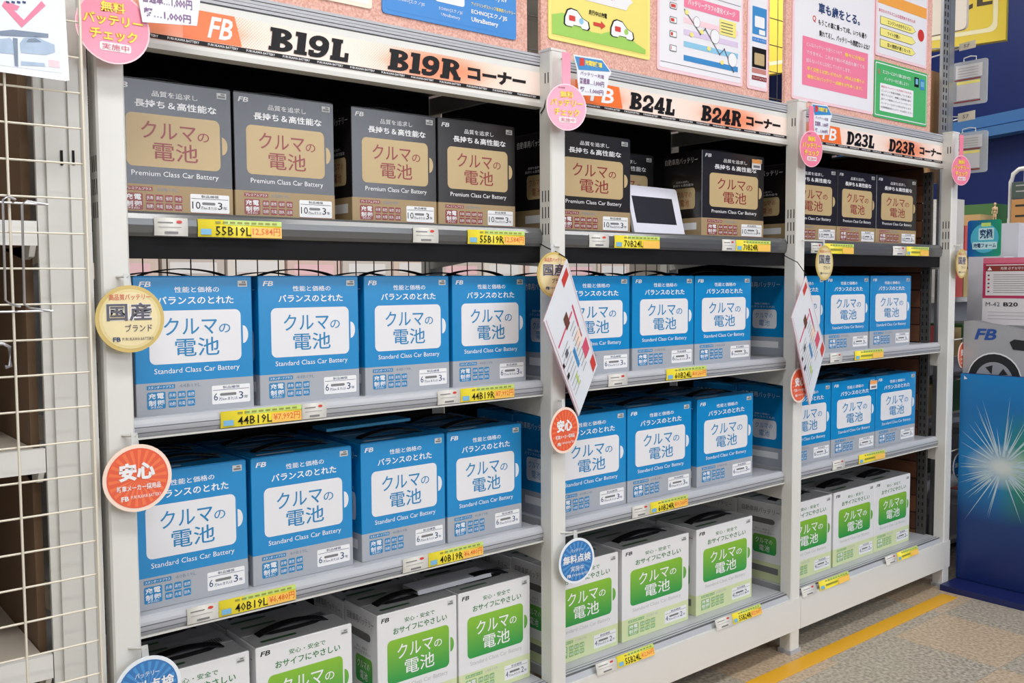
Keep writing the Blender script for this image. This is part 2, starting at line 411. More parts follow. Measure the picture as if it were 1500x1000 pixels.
# ------------------------------------------------------------------ battery boxes
STY = {
 'blue':  dict(main=mat('carton_blue', (6, 134, 198), .3, coat=.25), band=mat('carton_silver_grey', (168, 172, 180), .35), win=mat('print_window_white', (226, 226, 230), .35),
               ink=mat('ink_blue', (24, 128, 184), .35), slog=PWHT, s1='性能と価格の', s2='バランスのとれた', cl='Standard Class Car Battery', clm=PWHT, tg='スタンダードプラス', km='6', yr='3', emb=PWHT,
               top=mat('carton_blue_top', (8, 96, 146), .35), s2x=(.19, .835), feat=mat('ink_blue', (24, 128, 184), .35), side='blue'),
 'black': dict(main=mat('carton_black', (32, 29, 29), .45, spec=.15, coat=.9, crough=.16), band=mat('carton_kraft', (166, 142, 104), .5), win=mat('print_window_kraft', (190, 166, 122), .4),
               ink=mat('ink_maroon', (140, 50, 48), .35), slog=PWHT, s1='品質を追求し', s2='長持ち＆高性能な', cl='Premium Class Car Battery', clm=PWHT, tg='プレミアムプラス', km='10', yr='3', emb=PWHT,
               top=mat('carton_black_top', (34, 32, 34), .35), s2x=(.19, .87), feat=mat('ink_maroon', (140, 50, 48), .35), side='black'),
 'white': dict(main=mat('carton_white', (226, 226, 228), .35, coat=.15), band=mat('carton_pale_green', (210, 220, 174), .4), win=ramp_mat('print_window_green', (44, 152, 72), (134, 186, 52), .38, .74),
               ink=PWHT, slog=mat('ink_green', (58, 124, 66), .4), s1='安心・安全で', s2='おサイフにやさしい', cl='Standard Class Car Battery', clm=mat('ink_pale_grey', (186, 188, 188), .4), tg='スタンダード', km='4', yr='2', emb=PBLK,
               top=mat('carton_white_top_shaded', (150, 151, 152), .45, noise=.1, scale=5), s2x=(.19, .87), feat=mat('ink_green_light', (140, 186, 112), .4), side='white'),  # carton top is white too; its shade is painted in as grey
}
E_ = .0022
BODY = {}
def build_box_parts(kind, back=False):
    st = STY[kind]; P = []
    c = .006; bz = .234
    prof = [(c, 0), (1-c, 0), (1, c), (1, 1-c), (1-c, 1), (c, 1), (0, 1-c), (0, c)]
    g = G(); g.prism_z(prof, 0, bz, st['band']); g.prism_z(prof, bz, .994, st['main'])
    inn = [(.01+.98*a, .01+.98*b_) for a, b_ in prof]; n = 8
    vs = [(a, b_, .994) for a, b_ in prof]+[(a, b_, 1) for a, b_ in inn]
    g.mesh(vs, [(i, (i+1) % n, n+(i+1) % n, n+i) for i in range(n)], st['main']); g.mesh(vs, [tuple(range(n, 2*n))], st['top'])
    P.append(('carton', g, None))
    # top flaps, hand slot, handle strap
    g = G().box(.012, .988, .012, .488, 1, 1.004, st['top']).box(.012, .988, .512, .988, 1, 1.004, st['top'])
    P.append(('top_flap', g, None))
    g = G(); sl = [(.2, .40), (.26, .34), (.5, .31), (.74, .34), (.8, .40), (.74, .46), (.26, .46)]
    g.mesh([(a, b_, 1.0048) for a, b_ in sl], [tuple(range(len(sl)))], SLOT)
    P.append(('hand_slot', g, None))
    g = G(); arch = []
    for i in range(13):
        t = i/12; arch.append((.14+.72*t, .42, 1.004+.05*math.sin(PI*t)**.8))
    wv = []
    for (a, b_, z) in arch: wv += [(a, b_-.09, z), (a, b_+.09, z)]
    for (a, b_, z) in arch: wv += [(a, b_-.09, z+.008), (a, b_+.09, z+.008)]
    fs = []
    for i in range(12):
        k = 2*i; fs += [(k, k+1, k+3, k+2), (26+k, 26+k+2, 26+k+3, 26+k+1), (k, k+2, 26+k+2, 26+k), (k+1, 26+k+1, 26+k+3, k+3)]
    g.mesh(wv, fs, BLK); P.append(('handle', g, None))
    GRD = mat('ink_dark_green', (40, 78, 44), .4) if kind == 'white' else st['band']
    g = G(); T = lambda a0, a1, b0, b1, m, z: g.face([(a0, b0, z), (a1, b0, z), (a1, b1, z), (a0, b1, z)], m)
    T(.1, .46, .13, .2, GRD, 1.0046); P.append(('top_label', g, None)); g = G(); T(.1, .46, .8, .87, GRD, 1.0046)
    P.append(('top_label', g, None)); g = G()
    T(.75, .93, .56, .74, mat('ink_grey', (120, 120, 122), .4), 1.0046)
    for i in range(7): T(.765+.022*i, .775+.022*i, .58, .72, PBLK, 1.0049)
    P.append(('barcode', g, None))
    # left side print
    y0 = -.0006
    g = G(); sw = []
    def side(poly, m, k=1): g.face([(-.002*k, a, b_) for a, b_ in poly], m)
    def stext(t, a0, a1, z0, z1, m, k=2, bold=0.0):
        vs, fs, _ = text_geo(t, bold, 1); g.mesh([(-.002*k, a1+(a0-a1)*u, z0+(z1-z0)*v) for u, v in vs], fs, m)
    dm = st['clm'] if kind != 'white' else mat('ink_grey', (120, 120, 122), .4)
    side(rrect(.16, .66, .34, .58, .05, 3), st['win']); stext('クルマの', .24, .6, .47, .54, st['ink']); stext('電池', .3, .52, .37, .45, st['ink'])
    stext(st['s1'], .3, .62, .64, .665, dm); stext(st['s2'], .2, .7, .60, .63, dm)
    if kind == 'white': side(rrect(.2, .8, .73, .80, .06, 3, .035), mat('ink_mid_grey', (110, 110, 108), .4))
    P.append(('side_print', g, None))
    g = G(); stext('自動車用バッテリー', .1, .9, .86, .93, dm); P.append(('side_heading', g, None))
    g = G(); side(rrect(.12, .7, .10, .18, 0), PWHT if kind != 'white' else dm); P.append(('side_label', g, None))
    if back: return P
    y = -E_; y2 = -2*E_; y3 = -3*E_
    g = G().text('FB', .05, .145, .925, .963, y, st['emb'], bold=.02, shear=.35); P.append(('maker_emblem', g, None))
    g = G().flat(rrect(.875, .96, .922, .967, 0), y, mat('print_light_grey', (206, 208, 206), .4)); g.flat(rrect(.885, .95, .93, .945, 0), y2, mat('ink_grey', (120, 120, 122), .4)); g.flat(rrect(.91, .945, .95, .961, 0), y2, mat('ink_grey', (120, 120, 122), .4))
    P.append(('stamp', g, None))
    g = G().text(st['s1'], .33, .71, .882, .925, y, st['slog'], bold=.008).text(st['s2'], st['s2x'][0], st['s2x'][1], .797, .855, y, st['slog'], bold=.018)
    P.append(('slogan_lettering', g, None))
    g = G().flat(rrect(.115, .895, .365, .752, .05, 5, .045), y, st['win']); wm = st['win']
    g.flat(ell(.912, .56, .048, .068, 12, -90, 90), y, wm)
    P.append(('window_panel', g, None))
    g = G().text('クルマ', .235, .685, .572, .70, y2, st['ink'], bold=.006, res=3).text('の', .70, .80, .578, .645, y2, st['ink'], bold=.006, res=3).text('電池', .325, .70, .415, .55, y2, st['ink'], bold=.006, res=3)
    P.append(('window_lettering', g, 'window_panel'))
    g = G().text(st['cl'], .15, .875, .285, .335, y, st['clm'], bold=.0); P.append(('class_lettering', g, None))
    fm = st['feat']; g = G()
    g.flat(rrect(.085, .315, .186, .216, 0), y, fm).text(st['tg'], .095, .305, .191, .211, y2, PWHT, bold=.01, res=1)
    g.flat(rrect(.085, .235, .045, .168, .012, 2), y, fm)
    for i, (a, b_) in enumerate((('充', '電'), ('制', '御'))):
        z1 = .160-.05*i; g.text(a, .097, .155, z1-.042, z1, y2, PWHT, bold=.02, res=1).text(b_, .165, .223, z1-.042, z1, y2, PWHT, bold=.02, res=1)
    g.text('対応', .11, .21, .05, .066, y2, PWHT, res=1)
    cols = 4 if kind == 'black' else 3
    for r in range(2):
        for q in range(cols):
            a = .258+.078*q; zz = .11-.062*r
            g.flat(rrect(a, a+.065, zz, zz+.052, .008, 2), y, fm); g.text(['長寿', '高性', '省燃', '安全', '始動', '充電', '耐久', '品質'][r*4+q], a+.006, a+.059, zz+.012, zz+.04, y2, PWHT, res=1)
    P.append(('feature_tags', g, None))
    g = G().flat(rrect(.625, .965, .042, .182, .01, 2), y, PWHT)
    if kind == 'black': g.flat(rrect(.625, .965, .012, .038, 0), y, fm).text('補償期間最長の高品質', .635, .955, .016, .034, y2, PWHT, res=1)
    P.append(('spec_label', g, None))
    km = mat('ink_navy', (34, 62, 110), .4) if kind != 'black' else PBLK
    g = G().text('製品補償', .72, .87, .155, .176, y2, km, res=1).flat(rrect(.635, .955, .146, .149, 0), y2, km)
    g.text(st['km'], .64, .64+(.035 if len(st['km']) == 1 else .07), .07, .125, y2, km, res=2)
    a = .685 if len(st['km']) == 1 else .715
    g.text('万kmまたは', a, .85, .066, .09, y2, km, res=1).flat(rrect(a+.01, .84, .102, .122, .008, 2), y2, mat('ink_grey', (120, 120, 122), .4))
    g.text(st['yr'], .862, .902, .07, .125, y2, km, res=2).text('年', .91, .945, .07, .095, y2, km, res=1)
    P.append(('spec_lettering', g, 'spec_label'))
    return P
MESH = {}
def get_meshes(kind, back):
    if (kind, back) not in MESH:
        out = []
        for n, g, par in build_box_parts(kind, back):
            o = g.build(n); out.append((n, o.data, par)); bpy.data.objects.remove(o)
        MESH[(kind, back)] = out
    return MESH[(kind, back)]
KN = {'blue': 'blue and silver', 'black': 'black and kraft brown', 'white': 'white and green'}
def place_box(kind, x0, x1, y0, z0, d, h, label, group, back=False, model=None, rz=0, skip=()):
    r = thing('battery_box', label, 'box', (x0, y0, z0), rz, group, (x1-x0, d, h))
    made = {}
    for n, me, par in get_meshes(kind, back):
        if n in skip: continue
        o = bpy.data.objects.new(n, me); COL.objects.link(o); o.parent = made[par] if par else r; made[n] = o
    if model and not back:
        k = ('model', model, kind)
        if k not in MESH:
            g = G().text(model, .35, .53, .188, .213, -E_, mat('ink_grey_blue', (120, 138, 160), .4) if kind != 'white' else STY[kind]['clm'], res=1); o = g.build('model_number'); MESH[k] = o.data; bpy.data.objects.remove(o)
        o = bpy.data.objects.new('model_number', MESH[k]); COL.objects.link(o); o.parent = r
    return r
# (bay, row) -> list of (left x, right x)
ROWS = {
 (0, 0): [(.484, .686), (.690, .886), (.923, 1.119), (1.1235, 1.328)],
 (0, 1): [(.505, .708), (.720, .922), (.935, 1.134), (1.143, 1.341)],
 (0, 2): [(.491, .690), (.699, .902), (.922, 1.120), (1.126, 1.327)],
 (0, 3): [(.488, .687), (.699, .895), (.952, 1.145), (1.150, 1.348)],
 (1, 0): [(1.440, 1.692), None, (1.962, 2.232)],
 (1, 1): [(1.435, 1.671), (1.681, 1.911), (1.9155, 2.154)],
 (1, 2): [(1.420, 1.660), (1.665, 1.904), (1.928, 2.168)],
 (1, 3): [(1.390+.02, 1.631), (1.645, 1.895), (1.926, 2.168)],
 (2, 0): [(2.345, 2.602), (2.605, 2.828), (2.832, 3.092)],
 (2, 1): [(2.318, 2.513), (2.5205, 2.768), (2.776, 3.031)],
 (2, 2): [(2.318, 2.558), (2.563, 2.817), (2.821, 3.078)],
 (2, 3): [(2.322, 2.570), (2.581, 2.819), (2.8205, 3.050)]}
ROWS[(2, 1)][0] = (2.312, 2.513)
KIND = ['black', 'blue', 'blue', 'white']
HT = [.222, .229, .230, .230]; YF = [.082, .064, .064, .062]; DEP = [.128, .138, .165]
BAY = ['left bay', 'middle bay', 'right bay']; ROW = ['top shelf', 'second shelf', 'third shelf', 'bottom shelf']
ORD = ['leftmost', 'second', 'third', 'rightmost']; ORD3 = ['leftmost', 'middle', 'rightmost']
MOD = [['55B19', '44B19', '40B19', '28B19'], ['70B24', '60B24', '60B24', '55B24'], ['85D23', '75D23', '65D23', '55D23']]
def adj(k): return KN[k]
for (b, r), lst in ROWS.items():
    for c, q in enumerate(lst):
        if q is None: continue
        od = ORD[c] if len(lst) == 4 else ORD3[c]
        lab = '%s boxed battery, front %s on the %s, %s' % (adj(KIND[r]), od, ROW[r], BAY[b])
        lab = lab.replace('front second', 'front second from left').replace('front third', 'front third from left')
        zb = SHELF_Z[r]
        h = HT[r] if (b, r) not in ((1, 0),) else .229
        suffix = 'L' if c < len(lst)/2 else 'R'
        place_box(KIND[r], q[0], q[1], YF[r], zb+.0006, DEP[b], h, lab, 'battery boxes on the %s of the %s' % (ROW[r], BAY[b]), model=MOD[b][r]+suffix, rz=0)
# boxes standing behind the front ones (seen over their tops and through gaps)
for b in range(3):
    for r in (1, 2, 3):
        lst = ROWS[(b, r)]
        for c, q in enumerate(lst):
            dx = random.uniform(-.0004, .0004); od = ORD[c] if len(lst) == 4 else ORD3[c]
            if c == 0: dx = abs(dx)
            lab = '%s battery box behind the %s front one, %s, %s' % (adj(KIND[r]).split()[0], od, ROW[r], BAY[b])
            place_box(KIND[r], q[0]+dx, q[1]+dx, YF[r]+DEP[b]+.004, SHELF_Z[r]+.0006, DEP[b], HT[r]-.004, lab, 'battery boxes of the back rows', back=True)
place_box('black', 1.700, 1.936, .225, SHELF_Z[0]+.0006, .135, .224, 'black battery box pushed back behind the tablet on the top shelf of the middle bay', 'battery boxes on the top shelf of the middle bay', model='70B24L')
# orange-and-white price stickers on two boxes
def sticker(px0, px1, py0, py1, Y, label):
    a = at(px0, py0, Y=Y); b = at(px1, py1, Y=Y)
    t = thing('price_sticker', label, 'sticker', (a.x, Y-.0015, b.z), group='price stickers on boxes')
    w_, h_ = b.x-a.x, a.z-b.z
    G().box(0, w_, 0, .0006, 0, h_, PWHT).build('paper', t)
    G().flat(rrect(0, w_, h_*.6, h_, 0), -.0006, mat('print_light_orange', (244, 166, 90), .4)).flat(rrect(w_*.15, w_*.85, h_*.15, h_*.4, 0), -.0006, mat('ink_grey', (120, 120, 122), .4)).build('printing', t)
sticker(1101, 1114, 233, 249, .080, 'orange and white sticker on the rightmost black box of the middle bay')
sticker(1274, 1284, 558, 569, .0615, 'orange and white sticker on the middle blue box of the third shelf, right bay')
# raised blue carton flap and grey rail lying over the boxes
a = at(468, 634, Y=.23); b = at(590, 619, Y=.23)
tag(G().prism([(a.x, .755), (b.x, .758), (b.x, .764), (a.x, .761)], .20, .26, mat('carton_blue_light', (50, 160, 210), .4)).build('carton_flap'), 'loose blue cardboard strip lying across the back boxes of the third shelf, left bay', 'cardboard strip')
a = at(605, 848, Y=.12); b = at(712, 822, Y=.12)
tag(G().prism_x([(.10, .4095), (.105, .4175), (.16, .4175), (.16, .4095)], a.x, b.x, GREYRAIL).build('plastic_rail'), 'loose grey plastic rail lying across the white boxes of the left bay', 'rail')

# ------------------------------------------------------------------ price tags on the rails
YT = mat('tag_yellow', (247, 228, 60), .35); OT = mat('tag_orange', (246, 196, 92), .35); WT = mat('tag_white', (226, 224, 218), .4)
LG = mat('tag_lime', (196, 222, 120), .35); RED = mat('ink_red', (206, 58, 44), .4); ORI = mat('ink_orange_red', (224, 104, 40), .4)
LBL = mat('tag_pale_blue', (120, 178, 214), .4)
ZT = {0: (1.1345, 1.1635, .0262), 1: (.8135, .8415, .0262), 2: (.4905, .5185, .0262), 3: (.155, .182, -.0055)}
def xat(px, z, Y):
    lo, hi = -200, 1300
    for _ in range(26):
        mid = (lo+hi)/2
        if at(px, mid, Y=Y).z > z: lo = mid
        else: hi = mid
    return at(px, lo, Y=Y).x
BR = [('left bay', 0), ('middle bay', 1), ('right bay', 2)]
def ptag(px0, px1, row, bay, kind, model=None, price=None, which=''):
    z0, z1, Y = ZT[row]; zm = (z0+z1)/2
    xa, xb = xat(px0, zm, Y), xat(px1, zm, Y); w_ = xb-xa; h_ = z1-z0
    nm = 'price_tag' if kind == 'y' else 'shelf_label'
    if kind == 'y': lab = 'yellow %sprice tag %s on the %s rail of the %s' % ((model+' ') if model else '', which, ROW[row], BAY[bay])
    else: lab = 'small white shelf label %s on the %s rail of the %s' % (which, ROW[row], BAY[bay])
    tilt = 1 if row == 3 else 0
    t = thing(nm, lab, 'price tag' if kind == 'y' else 'label', (xa, Y, z0), 0, 'price tags on the shelf rails' if kind == 'y' else 'white labels on the shelf rails')
    if tilt: t.rotation_euler = (math.radians(-14), 0, 0)
    base = YT if kind == 'y' else WT
    # slightly curled card
    g = G(); n = 6; vs = []
    for i in range(n+1):
        v = i/n; yy = -.0011*math.sin(PI*v)
        vs += [(0, yy, h_*v), (w_, yy, h_*v)]
    for i in range(n+1):
        v = i/n; yy = -.0011*math.sin(PI*v)+.0007
        vs += [(0, yy, h_*v), (w_, yy, h_*v)]
    k = 2*(n+1); fs = []
    for i in range(n): a = 2*i; fs += [(a, a+1, a+3, a+2), (k+a, k+a+2, k+a+3, k+a+1), (a, a+2, k+a+2, k+a), (a+1, k+a+1, k+a+3, a+3)]
    g.mesh(vs, fs, base); g.build('card', t, True)
    g = G(); y = -.0016
    if kind == 'y':
        g.mesh([(w_*.62+(w_*.38)*i, y, h_*(.02+.6*j/4)) for j in range(5) for i in (0, 1)], [(2*j, 2*j+1, 2*j+3, 2*j+2) for j in range(4)], OT)
        g.mesh([(w_*.3+(w_*.7)*i, y, h_*(.72+.28*j/3)) for j in range(4) for i in (0, 1)], [(2*j, 2*j+1, 2*j+3, 2*j+2) for j in range(3)], LG)
        g.flat(rrect(w_*.03, w_*.15, h_*.12, h_*.45, 0), y-.0002, LBL)
        for i in range(9): g.flat(rrect(w_*(.2+.085*i), w_*(.26+.085*i), h_*.78, h_*.9, 0), y-.0002, mat('ink_olive', (150, 150, 60), .4))
        if model: g.text(model, w_*.2, w_*.62, h_*.1, h_*.62, y-.0002, PBLK, bold=.005, res=1)
        else: g.flat(rrect(w_*.2, w_*.6, h_*.3, h_*.5, 0), y-.0002, mat('ink_olive', (150, 150, 60), .4))
        if price: g.text(price, w_*.64, w_*.98, h_*.12, h_*.6, y-.0002, ORI, bold=.01, res=1)
    else:
        g.flat(ell(w_*.74, h_*.78, w_*.09, h_*.09, 8), y, RED).flat(rrect(w_*.1, w_*.55, h_*.7, h_*.76, 0), y, mat('ink_grey', (120, 120, 122), .4))
        g.flat(rrect(w_*.12, w_*.8, h_*.46, h_*.5, 0), y, mat('ink_light', (170, 170, 170), .4)).flat(rrect(w_*.3, w_*.7, h_*.12, h_*.24, 0), y, mat('ink_grey', (120, 120, 122), .4))
    g.build('printing', t)
L_, R_ = 'towards the left', 'towards the right'
for a in [(225.6, 275, 0, 0, 'w', None, None, L_), (289.7, 412, 0, 0, 'y', '55B19L', '12,584円', L_), (605, 642, 0, 0, 'w', None, None, R_), (685, 768, 0, 0, 'y', '55B19R', '12,584円', R_),
          (863, 891.7, 0, 1, 'w', None, None, L_), (900, 965.7, 0, 1, 'y', '70B24L', None, L_), (1057.8, 1077.5, 0, 1, 'w', None, None, R_), (1078, 1128, 0, 1, 'y', '70B24R', None, R_),
          (1188, 1204, 0, 2, 'w', None, None, L_), (1207, 1250, 0, 2, 'y', None, None, L_), (1308, 1327, 0, 2, 'w', None, None, R_), (1327.5, 1360, 0, 2, 'y', None, None, R_),
          (323, 441, 1, 0, 'y', '44B19L', '¥7,992円', L_), (442, 478, 1, 0, 'w', None, None, L_), (641, 674, 1, 0, 'w', None, None, R_), (674.5, 752.6, 1, 0, 'y', '44B19R', '¥7,992円', R_),
          (891, 919, 1, 1, 'w', None, None, L_), (976, 1034, 1, 1, 'y', '60B24L', '¥10,360円', R_),
          (1216, 1233.5, 1, 2, 'w', None, None, L_), (1252, 1293.6, 1, 2, 'y', None, None, R_),
          (274, 320, 2, 0, 'w', None, None, L_), (320.5, 432.8, 2, 0, 'y', '40B19L', '¥6,480円', L_), (590, 627, 2, 0, 'w', None, None, R_), (627.5, 707, 2, 0, 'y', '40B19R', '¥6,480円', R_),
          (926, 952, 2, 1, 'w', None, None, L_), (952.5, 1007, 2, 1, 'y', '60B24R', '¥10,360円', R_),
          (1219.6, 1237.6, 2, 2, 'w', None, None, L_), (1258, 1296, 2, 2, 'y', None, None, R_),
          (875, 905, 3, 1, 'w', None, None, L_), (905.5, 959, 3, 1, 'y', '55B24L', '¥12,960円', L_), (1050, 1074, 3, 1, 'w', None, None, R_), (1074.5, 1116, 3, 1, 'y', '55B24R', '¥12,960円', R_),
          (1176, 1197, 3, 2, 'w', None, None, L_), (1201.6, 1244.8, 3, 2, 'y', None, None, L_), (1299, 1315.6, 3, 2, 'w', None, None, R_), (1316, 1345.6, 3, 2, 'y', None, None, R_)]:
    ptag(*a)

# ------------------------------------------------------------------ round hanging pops
PINK = mat('pop_pink', (240, 132, 158), .25, coat=.6); PINK2 = mat('pop_pink_edge', (252, 196, 206), .25, coat=.5)
GOLD = mat('pop_gold', (226, 208, 150), .28, coat=.6); GOLD2 = mat('pop_gold_edge', (206, 180, 104), .3)
POPR = mat('pop_red', (232, 92, 60), .28, coat=.6); POPR2 = mat('pop_cream_edge', (248, 222, 206), .3)
POPB = mat('pop_blue', (34, 112, 182), .28, coat=.6); POPB2 = mat('pop_white_edge', (232, 238, 244), .3)
PYEL = mat('print_yellow', (250, 224, 80), .4); POUT = mat('print_orange_outline', (226, 130, 60), .4); PKT = mat('print_pink_ink', (216, 80, 110), .4)
GRY = mat('print_dark_grey', (88, 86, 98), .4); RAY = mat('pop_red_ray', (240, 120, 74), .3); RAYB = mat('pop_blue_ray', (70, 146, 208), .3); CLR = mat('clear_strip', (225, 228, 228), .15, alpha=.55)
def pop(kind, px, py, Y, phi, where, r=.0525, post=None):
    c = at(px, py, Y=Y)
    nm = {'pink': 'pink round pop sign for free battery checks', 'gold': 'gold round pop sign with two dark characters', 'red': 'orange-red round pop sign with big white characters', 'blue': 'blue round pop sign for free inspection'}[kind]
    t = thing('pop_sign', '%s, %s' % (nm, where), 'sign', c, math.radians(-phi), '%s round pop signs on the posts' % kind)
    face, edge = {'pink': (PINK, PINK2), 'gold': (GOLD, GOLD2), 'red': (POPR, POPR2), 'blue': (POPB, POPB2)}[kind]
    G().prism(ell(0, 0, r, n=40), 0, .0015, edge).build('disc', t)
    g = G().flat(ell(0, 0, r*(.955 if kind == 'pink' else .89), n=40), -.0004, face)
    if kind in ('red', 'blue'):
        for i in range(22):
            a = 360*i/22; g.flat([(0, 0)] + ell(0, 0, r*.84, n=2, a0=a, a1=a+7), -.0006, RAY if kind == 'red' else RAYB)
    if kind == 'gold': g.flat(ell(0, 0, r*.80, n=32), -.0006, mat('pop_gold_inner', (232, 216, 168), .3))
    g.build('face_print', t)
    g = G(); y = -.0009; y2 = -.0013; R = r
    def tx(s, x0, x1, z0, z1, m, bold=.02, out=None, yy=y, rs=2):
        if out: g.text(s, x0*R-.0006, x1*R+.0006, z0*R-.0006, z1*R+.0006, yy, out, bold=bold+.045, res=1)
        g.text(s, x0*R, x1*R, z0*R, z1*R, yy-.0004, m, bold=bold, res=rs)
    if kind == 'pink':
        tx('無料', -.33, .33, .40, .68, PYEL, .02, POUT); tx('バッテリー', -.8, .8, .03, .33, PYEL, .02, POUT); tx('チェック', -.62, .64, -.38, -.06, PYEL, .02, POUT)
        g.flat(rrect(-.38*R, .46*R, -.66*R, -.43*R, .06*R, 3), y, PWHT); tx('実施中', -.32, .4, -.63, -.46, PKT, .0, None, y2); tx('軽自動車', -.42, -.08, .78, .86, GRY, 0, None, y, 1)
    elif kind == 'gold':
        tx('国産', -.68, .62, -.06, .48, GRY, .02, PWHT); tx('ブランド', -.16, .62, -.38, -.16, GRY, .01); tx('高品質バッテリー', -.6, .6, .56, .74, RED, 0, None, y, 1)
        tx('FB', -.52, -.3, -.66, -.53, mat('ink_navy', (34, 62, 110), .4), .03); tx('FURUKAWA BATTERY', -.25, .66, -.64, -.55, GRY, 0, None, y, 1)
    elif kind == 'red':
        tx('安心', -.55, .5, -.06, .48, PWHT, .05); tx('新車メーカー採用品', -.62, .66, -.36, -.18, PWHT, .02); tx('FB', -.5, -.28, -.64, -.5, PWHT, .03); tx('FURUKAWA BATTERY', -.22, .66, -.6, -.5, PWHT, 0, None, y, 1)
    else:
        tx('バッテリー', -.38, .34, .4, .56, PWHT, .01); tx('無料点検', -.78, .78, -.08, .3, PWHT, .025); tx('実施中', -.36, .38, -.44, -.2, PWHT, .0); tx('FB', -.56, -.34, -.68, -.54, PWHT, .03); tx('FURUKAWA BATTERY', -.28, .62, -.66, -.56, PWHT, 0, None, y, 1)
    g.build('lettering', t)
    if kind == 'pink':
        G().prism([(-.0095, r*.9), (.0105, r*.9), (.0105, r*2.35), (-.0095, r*2.35)], .0015, .0025, PINK).build('stem', t)
    else:
        G().prism([(-.007, r*.9), (.004, r*.9), (.002, r*1.35), (-.008, r*1.35)], .0015, .0025, CLR).build('stem', t)
    # little peg that carries the sign on the post
    if post is not None:
        z = r*2.2 if kind == 'pink' else r*1.25
        dx = post-c.x
        g = G().tube([(0, .002, z), (dx*.6, -c.y*.6, z), (dx, -c.y, z)], .0022, WHT2); o = g.build('peg', t)
PPOST = [PR[i]-.02 for i in range(4)]
pop('pink', 166, 40, -.03, 0, 'hanging top left beside the first post', .0535, PPOST[0])
pop('pink', 830, 157, -.03, 13, 'on the second post beside the coupon card', .0485, PPOST[1])
pop('pink', 1188.5, 218, -.03, 4, 'on the third post from the left', .049, PPOST[2])
pop('pink', 1408, 249.5, -.03, 10, 'on the rightmost post of the rack', .0495, PPOST[3])
pop('gold', 191, 467, -.02, 0, 'on the first post at the left', .0515, PPOST[0])
pop('gold', 812, 402, -.016, 0, 'hidden behind the leaflets on the second post', .048, PPOST[1])
pop('gold', 1208, 385, -.02, -4, 'on the third post above the hanging leaflets', .049, PPOST[2])
pop('gold', 1409, 386, -.02, -4, 'partly hidden beside the rightmost post', .049, PPOST[3])
pop('red', 202, 700, -.02, 0, 'on the first post at the left', .0525, PPOST[0])
pop('red', 827, 630, -.022, -8, 'on the second post below the leaflets', .050, PPOST[1])
pop('red', 1171, 564, -.012, -5, 'on the third post, partly under the leaflets', .0485, PPOST[2])
pop('red', 1411, 520, .0, -5, 'beside the rightmost post near the silver car', .046, PPOST[3])
pop('blue', 217, 1009, -.02, 0, 'on the first post at the bottom edge', .0525, PPOST[0])
pop('blue', 845, 821, -.022, 4, 'on the second post by the white boxes', .0505, PPOST[1])
pop('blue', 1407, 682, .012, 4, 'beside the rightmost post, half behind the blue banner', .049, PPOST[3])

# ------------------------------------------------------------------ coupon cards cut as battery shapes
CB = mat('card_blue', (64, 140, 200), .3, coat=.3); CW = mat('card_white', (232, 236, 242), .3, coat=.3); PUR = mat('print_purple', (130, 90, 140), .4)
def coupon(x0, x1, y0, y1, Y, where):
    c = at((x0+x1)/2, (y0+y1)/2, Y=Y); a = at(x0, (y0+y1)/2, Y=Y); b = at(x1, (y0+y1)/2, Y=Y)
    w_ = b.x-a.x; h_ = (y1-y0)*(c-CAM).dot(FW)/F
    t = thing('coupon_card', 'battery-shaped blue and white coupon card %s' % where, 'card', c, 0, 'battery-shaped coupon cards')
    u = lambda p: [(w_*(a-.5), h_*(b-.5)) for a, b in p]
    G().prism(u([(0, .97), (.75, 1), (1, .72), (.97, .62), (.93, .60), (.86, .08), (.16, 0), (.12, .3), (.1, .62)]), 0, .0015, CW).build('card', t)
    g = G().flat(u([(.04, .93), (.75, .96), (.96, .72), (.14, .62)]), -.0005, CB)
    g.flat(u([(.16, .72), (.28, .74), (.28, .93), (.16, .91)]), -.0008, RED); g.text('充電制御車', w_*-.2, w_*.25, h_*.26, h_*.4, -.0009, PYEL, bold=.03, res=1)
    g.text('バッテリー充電', -w_*.32, w_*.3, h_*.0, h_*.1, -.0007, PUR, bold=.01, res=1); g.text('普通車…1,000円', -w_*.34, w_*.3, -h_*.22, -h_*.06, -.0007, PUR, bold=.02, res=1)
    g.text('軽…1,000円', -w_*.32, w_*.28, -h_*.42, -h_*.28, -.0007, PUR, bold=.02, res=1)
    g.build('printing', t)
coupon(840, 896, 84, 142, -.02, 'beside the pink sign of the second post')
coupon(1189, 1219, 153, 199, -.02, 'beside the pink sign of the third post')
coupon(190, 304, -62, 38, -.035, 'hanging at the top left above the first orange emblem')

